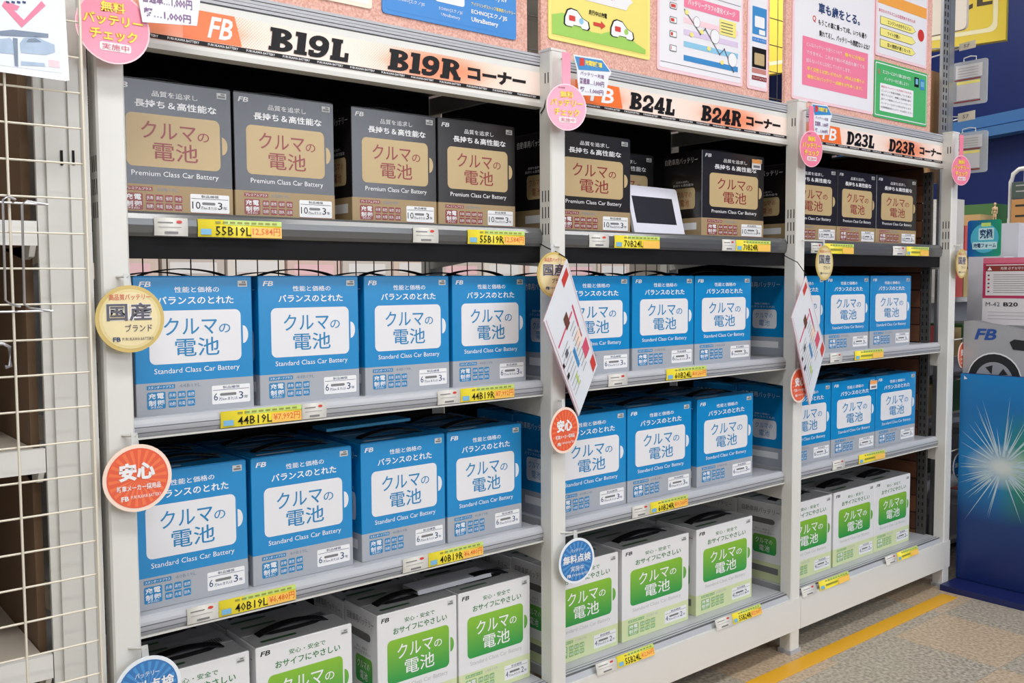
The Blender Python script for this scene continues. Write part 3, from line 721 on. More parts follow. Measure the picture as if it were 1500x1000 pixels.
# ------------------------------------------------------------------ string and hanging leaflets
def string(name, pts, lab):
    tag(G().tube(pts, .0013, BLK, 5).build(name, smooth=True), lab, 'string')
def leaf(pts, phi, Y0, lab, wtop, idx):
    a = math.radians(phi); t_ = Vector((math.cos(a), math.sin(a), 0)); n_ = Vector((-math.sin(a), math.cos(a), 0))
    c0 = at(*pts[0], Y=Y0); out = []
    for q in pts:
        d = at(*q, Y=1)-CAM; k = n_.dot(c0-CAM)/n_.dot(d); P = CAM+d*k; out.append(((P-c0).dot(t_), P.z-c0.z))
    t = thing('leaflet_stack', lab, 'leaflets', c0, a, 'leaflets hung by a corner')
    # order: top, left, bottom, right
    for k in range(3): G().prism([(x+.0012*k, z-.001*k) for x, z in out], .0016*k, .0016*k+.0013, CW if k == 0 else PINK2).build('leaflet', t)
    T, Lf, Bt, Rt = [Vector((x, z)) for x, z in out]
    def uv(u, v):   # u from top corner to right corner, v from top corner to left corner
        p = T + (Rt-T)*u + (Lf-T)*v + (Bt-Rt-Lf+T)*u*v; return (p.x, p.y)
    g = G(); q = lambda u0, u1, v0, v1, m, y=-.0006: g.flat([uv(u0, v0), uv(u1, v0), uv(u1, v1), uv(u0, v1)], y, m)
    q(.03, .1, .08, .3, RED); q(.86, .97, .04, .2, RED)
    for i, (u0, u1, v0, v1, m) in enumerate([(.25, .36, .42, .56, BRN), (.3, .6, .2, .24, PKT), (.5, .62, .2, .42, POPR2), (.66, .78, .1, .3, PKT), (.55, .72, .5, .58, CB), (.32, .34, .28, .9, PKT), (.45, .5, .7, .8, GRY), (.72, .82, .66, .72, LG), (.6, .64, .86, .94, PBLK), (.48, .52, .9, .95, PBLK)]): q(u0, u1, v0, v1, m)
    for i in range(9): q(.4+.05*i, .412+.05*i, .3, .48, mat('ink_light', (170, 170, 170), .4)); q(.42+.05*i, .43+.05*i, .62, .9, mat('ink_light', (170, 170, 170), .4))
    q(.02, .96, .03, .036, PKT); q(.02, .96, .955, .962, PKT)
    g.build('printing', t)
leaf([(830.5, 379), (797, 470), (848, 609), (875, 535)], 22, -.034, 'white and red leaflets hung by a corner from the second post', 0, 0)
leaf([(1181, 404), (1160, 465), (1186.6, 593), (1209, 511)], 15, -.03, 'white and red leaflets hung by a corner from the third post', 0, 1)
V = lambda x, y, Y: at(x, y, Y=Y)
string('string', [V(791.6, 357, .03), V(800, 362, -.003), V(815, 369, -.01), V(830, 378, -.033)], 'black string carrying the leaflets at the second post')
string('string', [V(1149, 374, .03), V(1154, 377, -.003), V(1168, 384, -.01), V(1181, 402, -.029)], 'black string carrying the leaflets at the third post')
string('string', [V(805, 91, .012), V(804, 112, .012), V(801, 140, .015), V(797, 158, .02), V(792, 166, .03)], 'black string hanging down the top of the second post')

# ------------------------------------------------------------------ tablet leaning on the top shelf of the middle bay
c = at(928, 345.5, Y=.11)
tb = thing('tablet', 'white-framed tablet with a dark screen leaning among the black boxes', 'tablet', (c.x-.005, .10, SHELF_Z[0]+.005), math.radians(-2))
tb.rotation_euler = (math.radians(-14), 0, math.radians(4))
G().prism(rrect(0, .208, 0, .128, .008, 4), 0, .008, mat('tablet_white', (226, 226, 238), .3)).build('frame', tb)
G().prism(rrect(.015, .180, .030, .1, 0), -.0006, .0002, mat('tablet_screen', (40, 40, 46), .3, noise=.3, scale=18)).build('screen', tb)
G().prism(rrect(.06, .13, .03, .09, 0), .008, .02, BLK).build('stand', tb)

# ------------------------------------------------------------------ poster boards and posters
CK = cork_mat(); BY = .1
def board(x0, x1, z0, z1, where):
    return tag(G().box(x0, x1, BY+.004, BY+.014, z0, z1, CK).build('poster_board'), 'speckled pink board above the %s, %s' % (where[0], where[1]), 'board', 'pink boards on top of the rack')
board(.46, 1.383, 1.563, 2.0, (BAY[0], 'holding the blue poster'))
board(1.424, 2.281, 1.556, 2.05, (BAY[1], 'holding the yellow poster'))
board(2.358, 3.215, 1.556, 2.1, (BAY[2], 'holding the green poster'))
for x, bl in ((1.05, 'left'), (2.09, 'middle'), (2.95, 'right')):
    tag(G().box(x, x+.012, BY+.014, BY+.05, 1.54, 1.75, BLK).box(x, x+.012, BY+.006, BY+.05, 1.5401, 1.55, BLK).build('board_bracket'), 'small black bracket under the pink board of the %s bay' % bl, 'bracket', 'board brackets')
def poster(lab, x0, x1, z0, z1, edge, paper, r=.006):
    t = thing('poster', lab, 'poster', (x0, BY, z0), 0, 'posters on the pink boards')
    w_, h_ = x1-x0, z1-z0
    G().prism(rrect(0, w_, 0, h_, r, 2), .001, .0035, edge).build('backing', t)
    G().flat(rrect(.008, w_-.008, .008, h_-.008, r*.8, 2), .0006, paper).build('paper', t)
    return t, w_, h_
PB = mat('poster_blue', (52, 132, 206), .35); PY = mat('poster_yellow', (238, 222, 120), .35, coat=.3); PG = mat('poster_green', (76, 178, 104), .35)
PP = mat('poster_pink', (238, 128, 158), .35); PPL = mat('poster_pink_edge', (244, 206, 214), .35); PO = mat('poster_orange', (240, 166, 74), .35); PW2 = mat('poster_white', (238, 236, 240), .22, coat=.5)
GRS = mat('print_grass', (156, 202, 88), .4); LIL = mat('print_lilac', (216, 198, 226), .4); SKY = mat('print_sky', (140, 196, 226), .4); PALEY = mat('print_pale_yellow', (240, 228, 130), .4)
NAV = mat('ink_navy', (34, 62, 110), .4); PNK = PKT
# cream poster and blue poster, left bay
t, w_, h_ = poster('cream framed poster left of the blue one on the first pink board', .70, .985, 1.585, 1.93, mat('poster_cream', (236, 224, 206), .4), PW2)
t, w_, h_ = poster('blue poster with white battery pictures on the first pink board', 1.008, 1.349, 1.583, 1.93, PB, PB)
g = G(); y = 0
for a, b_ in ((.03, .11), (.125, .20)): g.flat(rrect(a, b_, .045, .13, .006, 3), y, PW2); g.flat(rrect(a+.012, b_-.012, .06, .12, 0), y-.0004, PPL); g.flat(rrect(b_-.03, b_-.014, .06, .09, 0), y-.0006, RED)
g.text('ECHNO[エクノ]IS', .03, .10, .028, .036, y, PWHT, res=1).text('ECHNO[エクノ]IS', .135, .195, .028, .036, y, PWHT, res=1).text('UltraBattery', .14, .188, .016, .024, y, PWHT, res=1)
g.text('ECHNO[エクノ]IS', .218, .315, .034, .046, y, PWHT, bold=.02).text('UltraBattery', .218, .29, .017, .029, y, PWHT, bold=.02).text('アイドリングストップ車専用バッテリー', .218, .338, .052, .060, y, PYEL, bold=.01, res=1)
g.text('IS UltraBattery RV', .218, .315, .072, .084, y, PWHT, bold=.02)
g.text('アイドリングストップ', .22, .33, .1, .112, y, PWHT, bold=.02, res=1); g.build('printing', t)
# yellow poster
t, w_, h_ = poster('yellow poster with two little cars and a speech bubble', 1.444, 1.781, 1.602, 1.93, PALEY, PY)
g = G(); hill = [(.01, .012)] + [(.01+.31*i/10, .055+.012*math.sin(i*1.1)-.02*i/10) for i in range(11)] + [(.32, .012)]; g.flat(hill, y, GRS)
g.flat([(.03, .105), (.25, .105), (.262, .12), (.275, .128), (.262, .135), (.262, .22), (.03, .22)], y-.0002, PW2)
g.text('「ちょこっと乗り」', .055, .16, .118, .134, y-.0006, PNK, bold=.03).text('が多い', .165, .21, .118, .128, y-.0006, PNK, bold=.01, res=1)
g.text('走行距離・バッテリー負荷が大きくなります', .04, .25, .157, .167, y-.0006, GRY, bold=.0, res=1).text('ストップの多い街乗り運転が多いほど', .04, .24, .139, .149, y-.0006, PNK, bold=.01, res=1)
g.text('いかな？', .15, .22, .188, .204, y-.0006, PBLK, bold=.02)
def cari(x, m):
    body = [(x, .04), (x+.001, .056), (x+.010, .074), (x+.022, .079), (x+.042, .077), (x+.060, .062), (x+.080, .056), (x+.084, .042), (x+.078, .036), (x+.06, .036), (x+.056, .041), (x+.03, .041), (x+.026, .036), (x+.006, .036)]
    g.flat(body, y-.0008, PBLK); cx = sum(p[0] for p in body)/len(body); cz = sum(p[1] for p in body)/len(body)
    g.flat([(cx+(a-cx)*.9, cz+(b_-cz)*.9) for a, b_ in body], y-.001, PWHT); g.flat(rrect(x+.016, x+.036, .05, .062, .002, 2), y-.0014, RED)
    g.flat(ell(x+.055, .054, .007), y-.0014, m)
cari(.045, SKY); cari(.195, GRS)
g.text('走行中は充電', .125, .185, .074, .086, y-.0006, PBLK, bold=.02, res=1)
g.flat([(.14, .052), (.165, .052), (.165, .046), (.18, .056), (.165, .066), (.165, .06), (.14, .06)], y-.0006, RED)
g.flat(rrect(.282, .296, .17, .21, .003, 2), y-.0006, PBLK).flat(rrect(.284, .294, .173, .206, .002, 2), y-.0008, PWHT).build('printing', t)
# white graph poster
t, w_, h_ = poster('white poster with a falling line graph and coloured bars', 1.808, 2.155, 1.584, 2.0, PPL, PW2)
g = G(); g.flat(rrect(.1, .33, .17, .20, .004, 2), y, PP).text('バッテリーグラフの変化イメージ', .115, .31, .178, .193, y-.0004, PWHT, bold=.02, res=1)
for z, m in ((.145, PPL), (.115, LIL), (.085, SKY), (.05, CB)): g.flat(rrect(.1, .325, z-.014, z, 0), y, m)
pts = [(.1, .165), (.165, .112), (.185, .128), (.245, .072), (.265, .088), (.305, .035)]
for p, q in zip(pts, pts[1:]):
    d = Vector((q[0]-p[0], q[1]-p[1])).normalized(); n = Vector((-d.y, d.x))*.0012
    g.flat([(p[0]-n.x, p[1]-n.y), (q[0]-n.x, q[1]-n.y), (q[0]+n.x, q[1]+n.y), (p[0]+n.x, p[1]+n.y)], y-.0008, GRY)
    g.flat(ell(q[0], q[1], .003, n=8), y-.001, GRY)
g.flat(rrect(.245, .315, .125, .165, 0), y-.0006, PALEY)
for i in range(4): g.flat(rrect(.25, .3, .155-.008*i, .157-.008*i, 0), y-.001, GRY)
for i, z in enumerate((.165, .13, .095, .06)):
    g.flat(rrect(.045, .072, z-.008, z+.008, .002, 2), y-.0004, mat('ink_grey', (120, 120, 122), .4)); g.flat(rrect(.047, .07, z-.006, z+.006, .002, 2), y-.0006, PWHT); g.flat(rrect(.049, .067-.005*i, z-.004, z+.004, 0), y-.0008, RED)
for cx, cz, r in ((.225, .115, .018), (.30, .065, .018), (.15, .14, .013), (.06, .2, .02)): g.flat(ell(cx, cz, r+.001, n=16), y-.0008, GRY).flat(ell(cx, cz, r, n=16), y-.001, PWHT)
for cx, cz in ((.13, .105), (.2, .08), (.255, .052), (.11, .158), (.17, .118)): g.flat(ell(cx, cz, .008, .006, 8), y-.0012, PALEY)
g.text('充電量のイメージ', .03, .08, .182, .188, y, GRY, res=1)
g.flat(rrect(.012, .335, .022, .0232, 0), y, GRY).flat([(.1, .235), (.34, .235), (.34, .28), (.2, .27)], y, PP)
g.flat(rrect(.02, .335, .2115, .2127, 0), y, GRY); g.build('printing', t)
# narrow poster with blue and black boxes
t, w_, h_ = poster('narrow white poster showing a blue box above a black box', 2.176, 2.270, 1.584, 1.98, PPL, PW2)
g = G(); g.flat(rrect(.02, .085, .15, .225, 0), y, CB).flat(rrect(.03, .075, .17, .2, .003, 2), y-.0004, PWHT).flat(rrect(.05, .078, .152, .165, 0), y-.0004, PWHT).flat(rrect(.02, .085, .13, .142, 0), y, PB)
g.text('スタンダードプラス', .024, .081, .133, .139, y-.0004, PWHT, res=1)
g.flat(rrect(.02, .085, .06, .115, 0), y, PBLK).flat(rrect(.03, .076, .068, .1, .003, 2), y-.0004, mat('print_window_kraft', (190, 166, 122), .4)).flat(rrect(.02, .085, .045, .058, 0), y, mat('print_brick', (196, 130, 120), .4)).flat(rrect(.02, .088, .026, .038, 0), y, mat('ink_maroon', (140, 50, 48), .35))
g.text('プレミアムプラス', .024, .084, .029, .035, y-.0004, PWHT, res=1); g.build('printing', t)
# big question poster with pink panel
t, w_, h_ = poster('white poster with a large pink panel and black question text', 2.387, 2.836, 1.582, 2.05, PPL, PW2)
g = G(); g.flat(rrect(.05, .41, .045, .185, 0), y, PP)
for i, (s, m, x0, x1) in enumerate((('どんなバッテリーも使うにつれて', PWHT, .07, .26), ('できません。これまで何の不具合も無くても', PWHT, .07, .39), ('知らないうちに劣化していたりします。', PWHT, .07, .31), ('早く交換とは言いませんが、3年以上お乗りの', PYEL, .075, .39), ('場合にはバッテリー点検をお勧めします。', PYEL, .075, .38))):
    g.text(s, x0, x1, .158-.023*i, .17-.023*i, y-.0004, m, bold=.02 if m is PYEL else .0, res=1)
g.text('徐々に劣化は', .275, .39, .158, .17, y-.0004, PYEL, bold=.02, res=1)
g.text('もうこの車に乗って3年、いつも通り', .13, .40, .228, .246, y, PBLK, bold=.02, res=1).text('乗れてるし、バッテリーも問題ないよね？', .135, .42, .196, .214, y, PBLK, bold=.02, res=1).text('Q', .1, .118, .232, .252, y, RED, bold=.02)
g.text('車も歳をとる。', .13, .36, .262, .294, y, NAV, bold=.03); g.build('printing', t)
# orange / pink poster top right of third board
t, w_, h_ = poster('pink-edged poster with three yellow arrows and an orange heading', 2.842, 3.176, 1.772, 2.05, PPL, PW2)
g = G()
for i, s in enumerate(('エンジンのかかりにくい', 'ライトが暗い', '窓の開閉が遅くなった')):
    z = .1-.036*i; g.flat([(.025, z), (.23, z), (.255, z+.012), (.23, z+.026), (.025, z+.026)], y, GRY).flat([(.027, z+.0015), (.23, z+.0015), (.252, z+.012), (.23, z+.0245), (.027, z+.0245)], y-.0004, PALEY)
    g.text(s, .07, .07+(.15 if i != 1 else .08), z+.006, z+.019, y-.0008, PBLK, bold=.01, res=1)
g.text('あなたのクルマこんな症状ありませんか', .015, .25, .137, .149, y, PNK, bold=.01, res=1).flat(ell(.29, .105, .022, .02, 16), y, RED).flat(rrect(.01, .325, .165, .2, 0), y, PO).build('printing', t)
# green poster
t, w_, h_ = poster('green poster with a white text panel on the third pink board', 2.838, 3.186, 1.578, 1.757, PG, PG)
g = G(); g.flat(rrect(.006, .342, .006, .173, .004, 2), y+.0002, PWHT).flat(rrect(.009, .339, .009, .170, .004, 2), y, PG).flat(rrect(.035, .25, .022, .11, .003, 2), y-.0004, PWHT)
g.text('エコカーにはその車に合わせた', .05, .23, .141, .153, y-.0004, PWHT, bold=.01, res=1).text('バッテリーを使用しよう！', .06, .215, .12, .132, y-.0004, PWHT, bold=.01, res=1).text('Q', .02, .035, .136, .152, y-.0004, PNK, bold=.02)
for i in range(6): g.text(['最近はバッテリーを長持ちさせる為', 'エンジンの発電を制御している車が', '増えています。頻繁に充放電を繰り', '返すので専用のバッテリーでないと', 'バッテリー上がりの恐れがあります', '充電制御車対応バッテリーをお選びください'][i], .042, .235 if i != 5 else .245, .096-.013*i, .103-.013*i, y-.0008, PNK if i == 0 else GRY, res=1)
g.flat(rrect(.255, .285, .125, .157, 0), y-.0004, PBLK).flat(rrect(.262, .279, .134, .152, 0), y-.0008, LBL).flat(rrect(.293, .325, .12, .155, 0), y-.0004, CB).flat(rrect(.298, .32, .13, .147, 0), y-.0008, LBL); g.build('printing', t)
# wire mesh standing behind the boards
g = G(); gm = thing('wire_mesh_panel', 'dark wire mesh panel standing behind the pink boards', 'mesh panel')
for i in range(55): g.tube([(.46+.05*i, .132, 1.5405), (.46+.05*i, .132, 2.15)], .0012, mat('mesh_grey', (70, 68, 66), .5), 4)
for k in range(8): g.tube([(.46, .134, 1.58+.075*k), (3.2, .134, 1.58+.075*k)], .0014, mat('mesh_grey', (70, 68, 66), .5), 4)
o = g.build('wire', gm); o['kind'] = 'stuff'
# slotted uprights and wooden strip past the third board
up = thing('slotted_upright', 'pair of slotted steel uprights rising just behind the right end of the rack', 'upright', (3.258, .10, 0))
def upright(dx, x1, par, m):
    g = G().box(dx, x1, 0, .010, 0, 2.2, m)
    z = 1.45
    while z < 2.15:
        g.box(dx+(x1-dx)*.18, dx+(x1-dx)*.32, -.0006, .001, z, z+.016, SLOT).box(dx+(x1-dx)*.62, dx+(x1-dx)*.76, -.0006, .001, z, z+.016, SLOT); z += .026
    g.build('upright', par)
upright(.03, .075, up, STEEL); G().box(.078, .115, 0, .012, 0, 2.2, STEEL).build('upright', up)
tag(G().box(3.23, 3.35, .14, .165, 1.40, 1.79, mat('wood_strip', (172, 132, 88), .5, noise=.15, scale=8, stretch=(4, 4, 20))).build('wooden_board'), 'light brown wooden board end beside the slotted uprights', 'board')

# ------------------------------------------------------------------ left neighbour: rack behind a wire grid
lr = thing('storage_rack', 'white storage rack with nearly empty shelves at the far left', 'rack', (0, 0, 0))
def lpt(px): return at(px, 500, Y=.02).x
xL = at(62, 500, Y=.02).x; xR = .430
def lpost():
    prof = [(xL, .02), (xL+.013, .02), (xL+.013, .014), (xL+.036, .014), (xL+.036, .018), (xL+.045, .018), (xL+.045, .013), (xR-.012, .013), (xR-.010, .010), (xR, .010), (xR, .028), (xL, .028)]
    g = G().prism_z(prof, 0, 2.0, WHT2); o = g.build('post', lr)
    s = G()
    for z in (1.205,):
        for px in (90, 107): x = at(px, 230, Y=.013).x; zz = at(px, 242, Y=.013).z; s.box(x-.0015, x+.002, .012, .02, zz, zz+.022, SLOT)
    s.build('slot', o)
lpost()
bp = mat('dark_brown_board', (112, 88, 66), .7, noise=.2, scale=4)
G().box(xL-.012, xL, .06, .5, 0, 2.0, bp).build('side_panel', lr)
G().box(-.7, xL-.012, .5, .51, 0, 2.0, bp).build('back_panel', lr)
LT = mat('shelf_top_greige', (182, 172, 160), .45, noise=.04, scale=5)
for px, py in ((62, 324), (62, 657), (68, 960)):
    z = at(px, py, Y=.02).z
    o = G().box(-.7, xL-.014, .03, .49, z-.004, z-.001, LT).build('shelf', lr)
    G().box(-.7, xL-.002, .018, .03, z-.036, z, WHT).build('shelf_lip', o)
    G().prism_x([(.018, z-.036), (.03, z-.052), (.06, z-.056), (.2, z-.036)], xL-.012, xL-.004, WHT).build('bracket', o)
for zz in (.98, ):
    pass
# cardboard divider seen in the lowest gap
GRW = mat('grid_wire_cream', (222, 214, 198), .4)
gp = thing('wire_grid', 'cream wire grid panel hung in front of the far left rack', 'grid panel')
x1 = .405
for k in range(-5, 36):
    z = 1.9-.0501*k
    zc = at(130, 343, Y=-.05).z; z = zc + .0501*(14-k)
    if z < .05: break
    G().tube([(-.6, -.05, z), (x1, -.05, z)], .0016, GRW, 6).build('wire', gp)
for k in range(0, 9):
    xx = x1-.1002*k
    G().tube([(xx, -.0532, .05), (xx, -.0532, 1.85)], .0018 if k else .0024, GRW, 6).build('wire', gp)
# chrome hook frames on the grid
CHR = mat('chrome', (190, 190, 194), .28, metal=.7)
def hook(px, y0, y1, px1, lab, cross):
    Y = -.085
    a = at(px, y0, Y=Y); b = at(px+4, y1, Y=Y); c = at(px1, y0+4, Y=-.056); d = at(px1+7, y1+4, Y=-.056)
    t = thing('chrome_bracket', lab, 'bracket')
    G().tube([(c.x, -.056, c.z), (a.x+.006, Y, a.z+.001), (a.x, Y, a.z-.004), (b.x, Y, b.z+.005), (b.x+.006, Y, b.z), (d.x, -.056, d.z)], .0017, CHR, 7).build('rod', t, True)
    if cross:
        for k, q in enumerate((c, d)): G().tube([(q.x-.19, -.0565, q.z+.0005), (q.x+.004, -.0565, q.z-.0005)], .0016, CHR).build('cross_rod', t)
hook(32, 295, 451, 66, 'right-hand chrome wire bracket on the grid at the left', True)
hook(4, 288, 445, 22, 'left-hand chrome wire bracket on the grid at the left edge', False)
a = at(2, 503, Y=-.07); b = at(15, 536, Y=-.07)
tag(G().tube([(a.x-.12, -.055, a.z), (b.x-.008, -.07, a.z), (b.x, -.07, a.z-.005), (b.x, -.07, b.z), (b.x-.006, -.07, b.z-.001)], .0028, CHR, 7).build('chrome_hook', smooth=True), 'short thick chrome hook end at the left edge of the picture', 'hook')
# flyer in a plastic sleeve
def P2(x, y): q = at(x, y, Y=-.062); return (q.x, q.z)
fy = thing('flyer', 'white flyer in a plastic sleeve with a pink diamond and pale car photos', 'flyer')
q = [P2(-40, 100), P2(96, 119), P2(101, 118), P2(92, -40), P2(-40, -60)]
G().prism(q, -.064, -.062, mat('plastic_sleeve', (230, 234, 240), .15, coat=.8)).build('sleeve', fy)
g = G(); y = -.0645
g.flat([P2(-30, 92), P2(91, 108), P2(84, -40), P2(-30, -40)], y, mat('flyer_paper', (226, 232, 242), .3))
g.flat([P2(2, 9), P2(31, 41), P2(66, 9), P2(60, 2), P2(34, 30), P2(12, 8)], y-.0004, PP).flat([P2(2, 9), P2(24, 16), P2(28, 10), P2(6, 2)], y-.0005, PP)
CARB = mat('print_pale_blue', (168, 188, 212), .35, noise=.25, scale=60); CARG = mat('print_grey_blue', (120, 134, 156), .35, noise=.25, scale=80)
g.flat([P2(-20, 48), P2(18, 44), P2(70, 50), P2(70, 56), P2(-20, 52)], y-.0004, CARG)
g.flat([P2(28, 64), P2(34, 56), P2(52, 54), P2(64, 60), P2(79, 66), P2(80, 77), P2(66, 81), P2(30, 78)], y-.0004, CARB)
g.flat([P2(38, 62), P2(41, 57.5), P2(51, 56.5), P2(60, 62)], y-.0008, CARG).flat([P2(-20, 60), P2(14, 56), P2(22, 66), P2(20, 80), P2(-20, 76)], y-.0004, CARB)
g.flat([P2(30, 90), P2(64, 93), P2(66, 98), P2(30, 96)], y-.0004, CARB).flat([P2(18, 56), P2(25, 57), P2(26, 98), P2(21, 97)], y-.0006, CARG).flat([P2(70, 88), P2(86, 90), P2(87, 100), P2(71, 98)], y-.0004, PPL)
for i in range(4): g.flat([P2(8+i*8, 2), P2(13+i*8, 3), P2(13+i*8, 6), P2(8+i*8, 5)], y-.0007, NAV)
g.build('printing', fy)

# ------------------------------------------------------------------ right end: banner stand with displays
BW = -PI/2   # local front (-Y) turned to face -X
def burst_mat():
    m = bpy.data.materials.new('banner_print'); m.use_nodes = True; nt = m.node_tree; b = nt.nodes['Principled BSDF']; L = nt.links.new
    tc = nt.nodes.new('ShaderNodeTexCoord'); sp = nt.nodes.new('ShaderNodeSeparateXYZ'); L(tc.outputs['Object'], sp.inputs[0])
    r = nt.nodes.new('ShaderNodeValToRGB'); mr = nt.nodes.new('ShaderNodeMapRange'); mr.inputs[1].default_value = 0; mr.inputs[2].default_value = .73; L(sp.outputs[2], mr.inputs[0]); L(mr.outputs[0], r.inputs[0])
    e = r.color_ramp.elements; e[0].color = lin((14, 34, 96)); e[0].position = 0; e[1].color = lin((24, 128, 196)); e[1].position = 1
    k = e.new(.4); k.color = lin((18, 60, 124)); k = e.new(.7); k.color = lin((20, 96, 160))
    # radial glow printed around the burst centre
    vm = nt.nodes.new('ShaderNodeVectorMath'); vm.operation = 'DISTANCE'; mp = nt.nodes.new('ShaderNodeMapping'); L(tc.outputs['Object'], mp.inputs[0]); mp.inputs['Scale'].default_value = (.8, 0, 1.25)
    L(mp.outputs[0], vm.inputs[0]); vm.inputs[1].default_value = (.145*.8, 0, .43*1.25)
    m2 = nt.nodes.new('ShaderNodeMapRange'); m2.inputs[1].default_value = .03; m2.inputs[2].default_value = .25; m2.inputs[3].default_value = 1; m2.inputs[4].default_value = 0; L(vm.outputs['Value'], m2.inputs[0])
    gx = nt.nodes.new('ShaderNodeMapRange'); gx.inputs[1].default_value = .13; gx.inputs[2].default_value = .2; L(sp.outputs[0], gx.inputs[0])
    hue = nt.nodes.new('ShaderNodeMix'); hue.data_type = 'RGBA'; hue.inputs[6].default_value = lin((30, 140, 206)); hue.inputs[7].default_value = lin((50, 160, 96)); L(gx.outputs[0], hue.inputs[0])
    mx = nt.nodes.new('ShaderNodeMix'); mx.data_type = 'RGBA'; L(m2.outputs[0], mx.inputs[0]); L(r.outputs[0], mx.inputs[6]); L(hue.outputs[2], mx.inputs[7])
    m3 = nt.nodes.new('ShaderNodeMapRange'); m3.inputs[1].default_value = .015; m3.inputs[2].default_value = .10; m3.inputs[3].default_value = 1; m3.inputs[4].default_value = 0; L(vm.outputs['Value'], m3.inputs[0])
    m4 = nt.nodes.new('ShaderNodeMix'); m4.data_type = 'RGBA'; L(m3.outputs[0], m4.inputs[0]); L(mx.outputs[2], m4.inputs[6]); m4.inputs[7].default_value = lin((214, 222, 222))
    L(m4.outputs[2], b.inputs['Base Color']); b.inputs['Roughness'].default_value = .35
    MC['burst'] = m; return m
XB = 3.25
bn = thing('banner_display', 'blue banner panel printed with a white light burst, standing past the rack', 'banner', (XB, -.007, 0), BW)
G().box(0, .62, 0, .28, .022, .735, mat('banner_side', (30, 70, 140), .5)).build('panel', bn)
BM = burst_mat()
o = G().flat([(.0, .022), (.62, .022), (.62, .735), (.0, .735)], -.0008, BM).build('print', bn) if False else None
g = G().flat([(.0, .022), (.62, .022), (.62, .735), (.0, .735)], -.0008, BM); rng = random.Random(3)
RAYM = mat('print_ray', (190, 214, 226), .4)
cx, cz = .145, .43
for i in range(64):
    a = rng.uniform(0, 2*PI); L1 = rng.uniform(.03, .06); L2 = rng.uniform(.10, .22)*(1 if i % 3 else 1.25)
    ca, sa = math.cos(a), math.sin(a); sx = 1.0
    p0 = (cx+ca*L1*sx, cz+sa*L1); p1 = (cx+ca*L2*sx, cz+sa*L2*.9); n = (-sa*.0015, ca*.0015)
    if p1[0] < .002: 
        k = (p0[0]-.003)/(p0[0]-p1[0]); p1 = (.003, p0[1]+(p1[1]-p0[1])*k)
    g.flat([(p0[0]-n[0]*1.6, p0[1]-n[1]*1.6), p1, (p0[0]+n[0]*1.6, p0[1]+n[1]*1.6)], -.0012-.00003*i, RAYM)
g.flat([(.012, .715), (.012, .728), (.024, .718)], -.0014, PWHT)
g.build('burst_print', bn)
G().box(-.0, .64, -.115, .294, 0, .02, mat('banner_base_navy', (22, 34, 92), .4)).build('base', bn)
# plinth behind the banner that carries the boxes
pl = thing('display_plinth', 'grey display plinth behind the blue banner, carrying boxes', 'plinth', (XB+.30, .0, 0), BW)
G().box(0, .62, 0, .38, 0, .90, mat('plinth_grey', (150, 150, 154), .5)).build('body', pl)
# silver car cut-out
SIL = mat('car_silver', (170, 170, 174), .3, noise=.06, scale=9, coat=.4); TYR = mat('tyre_black', (30, 30, 32), .5); RIM = mat('wheel_grey', (150, 152, 158), .35)
car = thing('car_cutout', 'silver car front cut-out with blue letters, standing on the blue banner', 'car display', (XB+.02, .005, .7355), BW)
U = lambda x, y: (lambda q: (.005-q.y, q.z-.7355))(at(x, y, X=XB+.02))
top = [U(1412, 470), U(1425, 469), U(1445, 474), U(1470, 478), U(1500, 484)]
ex = U(1500, 484)
out = [(U(1410, 548)[0], 0), (.45, 0), (.45, .12), (ex[0]+.09, ex[1]-.03)] + top[::-1]
G().prism(out, 0, .05, SIL, mat('car_side', (120, 120, 124), .4)).build('body', car)
wc = U(1456, 556); ww = (U(1496, 556)[0]-U(1416, 556)[0])/2; wh = wc[1]-U(1456, 600)[1]; wh = .095
def arc_clip(rx, rz, m, y, name, z=0, n=28):
    p = [(a, max(b_, .0005)) for a, b_ in ell(wc[0], wc[1], rx, rz, n)]
    G().flat(p, y, m).build(name, car)
arc_clip(ww, .092, PWHT, -.0008, 'arch_trim'); arc_clip(ww*.96, .087, TYR, -.0016, 'tyre'); arc_clip(ww*.68, .060, RIM, -.0024, 'rim')
g = G()
for i in range(5):
    a = math.radians(90+72*i+20); p = [(wc[0]+math.cos(a+d)*r*ww, max(.0006, wc[1]+math.sin(a+d)*r*.088)) for d, r in ((0, .22), (.26, .56), (-.26, .56))]
    g.flat(p, -.0032, TYR)
g.build('spoke_gap', car)
a = U(1430, 497); b = U(1461, 482)
G().text('FB', a[0], b[0], a[1], b[1], -.0014, mat('logo_blue', (36, 82, 160), .4), bold=.03, shear=.3, res=3).build('emblem', car)
h0 = U(1478, 505)
G().flat([U(1479, 501), U(1486, 497), U(1502, 499), U(1502, 514), U(1484, 512)], -.0014, TYR).build('headlight', car)
# white carton with the blue and green card on it, pink-framed carton in front
def face_box(name, lab, cat, x0, x1, y0, y1, X, depth, m, zb=None, th=None):
    p = at(x0, y1, X=X); q = at(x1, y0, X=X); z0 = zb if zb is not None else p.z
    w_ = p.y-q.y; h_ = q.z-z0
    # right-hand end may lie outside the picture
    t = thing(name, lab, cat, (X, p.y, z0), BW); G().box(0, w_, 0, depth, 0, h_, m).build('body', t)
    return t, w_, h_
WC = mat('carton_lilac_white', (206, 204, 212), .45)
t, w_, h_ = face_box('carton', 'tall white carton on the plinth, half behind the pink-framed carton', 'box', 1416, 1470, 375, 474, 3.50, .09, WC, zb=.9005)
PZ = .9005+h_
bgc = thing('card_display', 'glossy blue and green card with a printed heading on top of the white carton', 'card', (3.51, at(1417, 350, X=3.51).y, PZ), BW)
hh = at(1440, 322, X=3.51).z-PZ; ww2 = at(1417, 350, X=3.51).y-at(1466, 350, X=3.51).y
